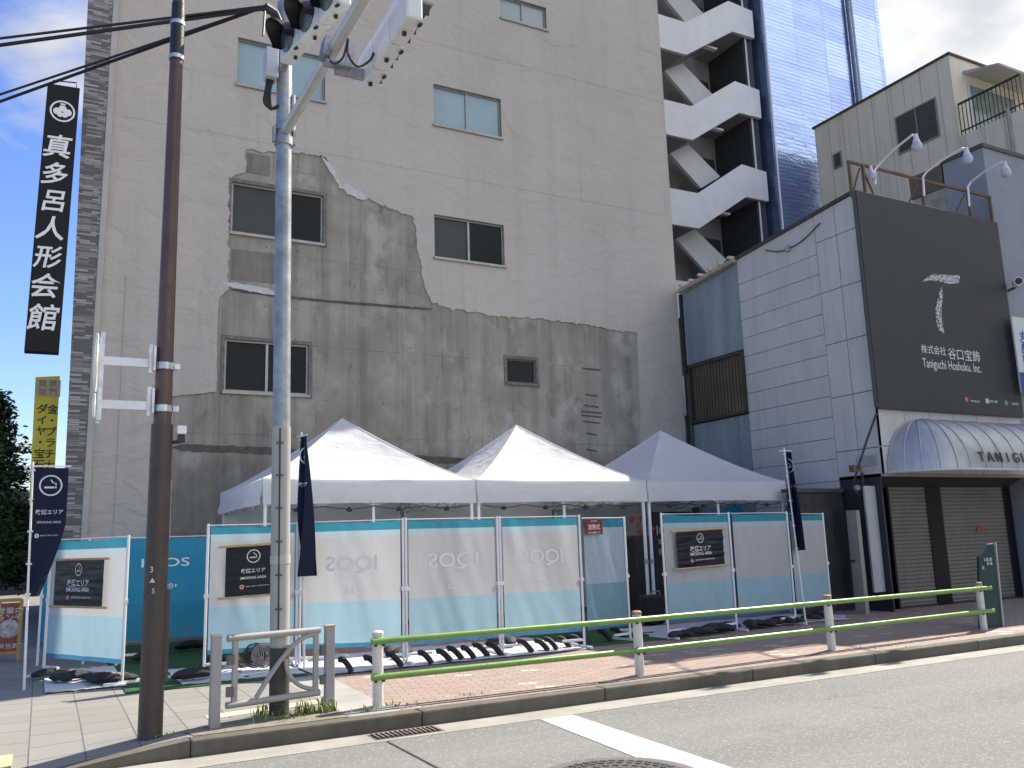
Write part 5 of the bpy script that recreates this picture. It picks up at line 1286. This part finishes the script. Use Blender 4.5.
for zz, nm in ((.60, 'rail'), (.27, 'rail')):
    pts = [gpt[0]+fro+Vector((-.08, 0, zz))]+[p+fro+Vector((0, 0, zz)) for p in gpt]+[gpt[3]+fro+Vector((.2, 0, zz))]
    build(MB().tube(pts, .031, 14), nm, GREEN, grail, smooth=True)
# grey ornamental railing
ra, rb_ = at_z(214, 728, 0), at_z(329, 710, 0)
orl = empty('grey_railing', (ra+rb_)/2, 'short grey steel railing with curved ornament around signal pole', 'railing')
dd = (rb_-ra).normalized(); RH = .76
for p in (ra, rb_):
    po = build(MB().bar(p+Vector((0, 0, -.05)), p+Vector((0, 0, RH)), .085, .085, (0, 1, 0)), 'post', GREYSTEEL, orl, bevel=.006)
    build(MB().box(p+Vector((-.047, -.047, RH)), p+Vector((.047, .047, RH+.012))), 'post_cap', M('post_cap_tan', (.40, .33, .22), .6, .15), po)
a0, a1 = ra+dd*.10, rb_-dd*.10
L = (a1-a0).length
build(MB().tube([a0+Vector((0, 0, .735)), a1+Vector((0, 0, .735))], .03, 12), 'rail', GREYSTEEL, orl, smooth=True)
build(MB().tube([a0+dd*.0+Vector((0, 0, .17)), a1+Vector((0, 0, .17))], .03, 12), 'rail', GREYSTEEL, orl, smooth=True)
for e in (a0+dd*.07, a1-dd*.04): build(MB().bar(e+Vector((0, 0, .17)), e+Vector((0, 0, .72)), .035, .045, dd), 'upright', GREYSTEEL, orl)
sw = [a0+dd*(.27+k/12*(L-.33))+Vector((0, 0, .20+.50*(math.sin(k/12*math.pi/2)**1.0))) for k in range(13)]
build(MB().tube(sw, .022, 10), 'ornament', GREYSTEEL, orl, smooth=True)
sw = [a0+dd*(.62*L+(.34*L)*(1-math.cos(k/10*math.pi/2)))+Vector((0, 0, .50-.29*math.sin(k/10*math.pi/2))) for k in range(11)]
build(MB().tube(sw, .020, 10), 'ornament', GREYSTEEL, orl, smooth=True)
for e, s_ in ((a0+dd*.03, 0), (a1+dd*.04, 0)):
    for zz in (.28, .55): build(MB().box(e+Vector((-.03, -.03, zz-.04)), e+Vector((.03, .03, zz+.04))), 'hinge_block', M('hinge_dark', (.12, .115, .11), .6), orl)
# teal stele
sp = at_y(992, 629, 8.60); sp.z = 0
st_ = empty('street_stele', sp, 'dark teal tapering street marker at the right end of guard rail', 'street marker')
def sy(y_): return sp.y+.06
q = [at_y(*p, sp.y) for p in ((981, 629.5), (1003, 630), (993.5, 543.5), (988, 544), (979.5, 557))]
build(MB().prism(q, (0, .05, 0)), 'body', M('teal_stele_paint', (.006, .042, .047), .4, .12, spec=.3), st_, bevel=.008)
edge = [at_y(1003.3, 632, sp.y-.01), at_y(995, 543.5, sp.y-.01)]
build(MB().bar(edge[0]+Vector((.018, .03, 0)), edge[1]+Vector((.018, .03, .02)), .03, .07), 'steel_edge', M('stele_edge', (.38, .33, .31), .5, .15, 12), st_)
for body, q_, wd_ in (('1-8-10', (988, 559.5), .18), ('8-18', (989.5, 563.5), .12), ('台', (983, 567.5), .05)):
    build(MB().text(body, at_y(*q_, sp.y-.002), X3, Z3, None, .003, width=wd_, bold=.01), 'lettering', M('stele_white', (.6, .65, .65), .5), st_)

# A-board at far left
ap = Vector((-.62, 15.2, 0)); 
ab = empty('sandwich_board', ap, 'red brown sandwich board with yellow wooden frame at far left', 'sandwich board')
q = [at_y(*p, 15.2) for p in ((2, 654), (19.5, 655), (24, 600), (6, 599))]
W0, W1 = q[0].x-.08, q[1].x-.02; HT = q[2].z; z00 = 0.02
def AP(u, z_, o=0): return Vector((W0+(W1-W0)*u, 15.2+.18*z_/HT-o, z_))
fm = MB()
for u in (0, 1): fm.bar(AP(u, 0), AP(u, HT), .05, .04, (0, 1, 0)); fm.bar(AP(u, HT)+Vector((0, .02, 0)), AP(u, 0)+Vector((0, .5, 0)), .05, .03, (1, 0, 0))
fm.bar(AP(0, HT), AP(1, HT), .06, .05); fm.bar(AP(0, .12), AP(1, .12), .05, .04)
build(fm, 'frame', M('yellow_wood', (.45, .25, .06), .6, .15, 6), ab)
build(MB().prism([AP(.05, .14, .01), AP(.95, .14, .01), AP(.95, HT-.04, .01), AP(.05, HT-.04, .01)], (0, .02, 0)), 'poster', M('red_brown_poster', (.22, .05, .03), .5, .3, 6), ab)
for body, z_, wd_ in (('営業中', .82, .34), ('ランチ', .71, .34), ('お弁当あり', .25, .40)):
    build(MB().text(body, AP(.5, HT*z_, .014), X3, Z3, None, .003, width=wd_, bold=.01), 'lettering', M('poster_white', (.6, .58, .55), .6), ab)
build(MB().lathe([(.14, 0), (.14, .012), (.08, .03), (.001, .03)], AP(.5, HT*.52, .012), 18, (0, -1, .05)), 'pictured_bowl', M('bowl_grey', (.42, .40, .38), .5, .4, 25), ab)

# ------------------------------------------------------------------ plants
LEAF = NT('leaf_green'); LEAF.col(LEAF.ramp(LEAF.noise(1.3, 5), [(.3, (.03, .065, .02)), (.55, (.06, .115, .032)), (.75, (.12, .18, .05))])); LEAF.p(rough=.6); LEAFM = LEAF.m
def tree(x, y, h, w_, seed, lab, cat='tree'):
    rnd = random.Random(seed)
    o = empty('street_tree', (x, y, 0), lab, cat, 'trees along the side street')
    build(MB().tube([(x, y, 0), (x+.05, y, h*.4), (x, y, h*.96)], [.22, .15, .02], 10), 'trunk', M('bark', (.07, .055, .04), .9, .3, 6, bump=.02), o, smooth=True)
    mb = MB(); lm = MB()
    for lev in range(34):
        t = lev/33; zz = h*(.16+.80*t); rad = w_*(1-t)**.75*(.8+.35*rnd.random())+.12
        nb = int(7+9*(1-t))
        for k in range(nb):
            a = rnd.random()*6.283; ln_ = rad*(.55+.5*rnd.random()); dirv = Vector((math.cos(a), math.sin(a), -.12+.25*rnd.random()))
            p0_ = Vector((x, y, zz)); tip = p0_+dirv*ln_
            lm.tube([p0_, p0_.lerp(tip, .6)+Vector((0, 0, .05)), tip], [.03, .018, .006], 5)
            for j in range(int(18+ln_*22)):
                f = .25+.78*rnd.random(); c = p0_.lerp(tip, f)+Vector((rnd.gauss(0, .11), rnd.gauss(0, .11), rnd.gauss(-.03, .09)))
                a2 = Vector((rnd.gauss(0, 1), rnd.gauss(0, 1), rnd.gauss(0, .5))).normalized(); b2 = a2.cross(Vector((rnd.gauss(0, 1), rnd.gauss(0, 1), 1))).normalized()
                sz = rnd.uniform(.05, .12)
                mb.add([c-a2*sz, c+b2*sz*.4, c+a2*sz, c-b2*sz*.4], [(0, 1, 2, 3)])
    build(lm, 'branches', MATS['bark'], o); build(mb, 'crown', LEAFM, o)
pa = at_y(3, 394, 25)
tree(pa.x-.1, 25.0, pa.z/.97, 1.6, 3, 'dark green conical tree at the far left edge')
pa = at_y(-40, 380, 31)
tree(pa.x, 31, pa.z, 3.0, 5, 'second dark green tree further down the side street')
build(MB().box((-14, 42, 0), (2.0, 50, 4.2)), 'far_building', M('far_dark_wall', (.10, .10, .10), .8, .3, 1), base=(-6, 42, 0), label='low dark building closing the side street behind the trees', cat='building')
# weeds round the signal pole and along the kerb
wm = MB(); rnd = random.Random(11)
def tuft(cx, cy, n, hh, spread):
    for k in range(n):
        b_ = Vector((cx+rnd.gauss(0, spread), cy+rnd.gauss(0, spread*.5), 0)); a = rnd.random()*6.283; h_ = hh*rnd.uniform(.25, 1.15)**1.3
        d = Vector((math.cos(a), math.sin(a), 0)); wv = Vector((-d.y, d.x, 0))*rnd.uniform(.004, .009); tip = b_+d*h_*rnd.uniform(.2, 1.1)+Z3*h_*rnd.uniform(.6, 1); mid = b_+d*h_*.15+Z3*h_*.6
        wm.add([b_-wv, b_+wv, mid+wv*.8, tip, mid-wv*.8], [(0, 1, 2, 3, 4)])
for q, n, hh, spd in (((262, 716), 30, .13, .05), ((268, 720), 22, .10, .05), ((296, 716), 20, .10, .05), ((303, 714), 45, .16, .06), ((312, 714), 25, .14, .06), ((322, 712), 45, .18, .05), ((330, 712), 22, .15, .04), ((285, 720), 20, .07, .08), ((162, 735), 14, .05, .05), ((370, 711), 22, .06, .07), ((386, 706), 14, .05, .05), ((400, 705), 20, .04, .12), ((470, 695), 20, .03, .12), ((870, 648), 16, .04, .3)):
    p = at_z(*q, 0); tuft(p.x, max(p.y, KERB_Y+.05), n, hh, spd)
s = NT('weed_green'); s.col(s.ramp(s.noise(7, 3), [(.3, (.13, .17, .04)), (.55, (.26, .30, .08)), (.75, (.34, .27, .14))])); s.p(rough=.7)
build(wm, 'weeds', s.m, kind='stuff')
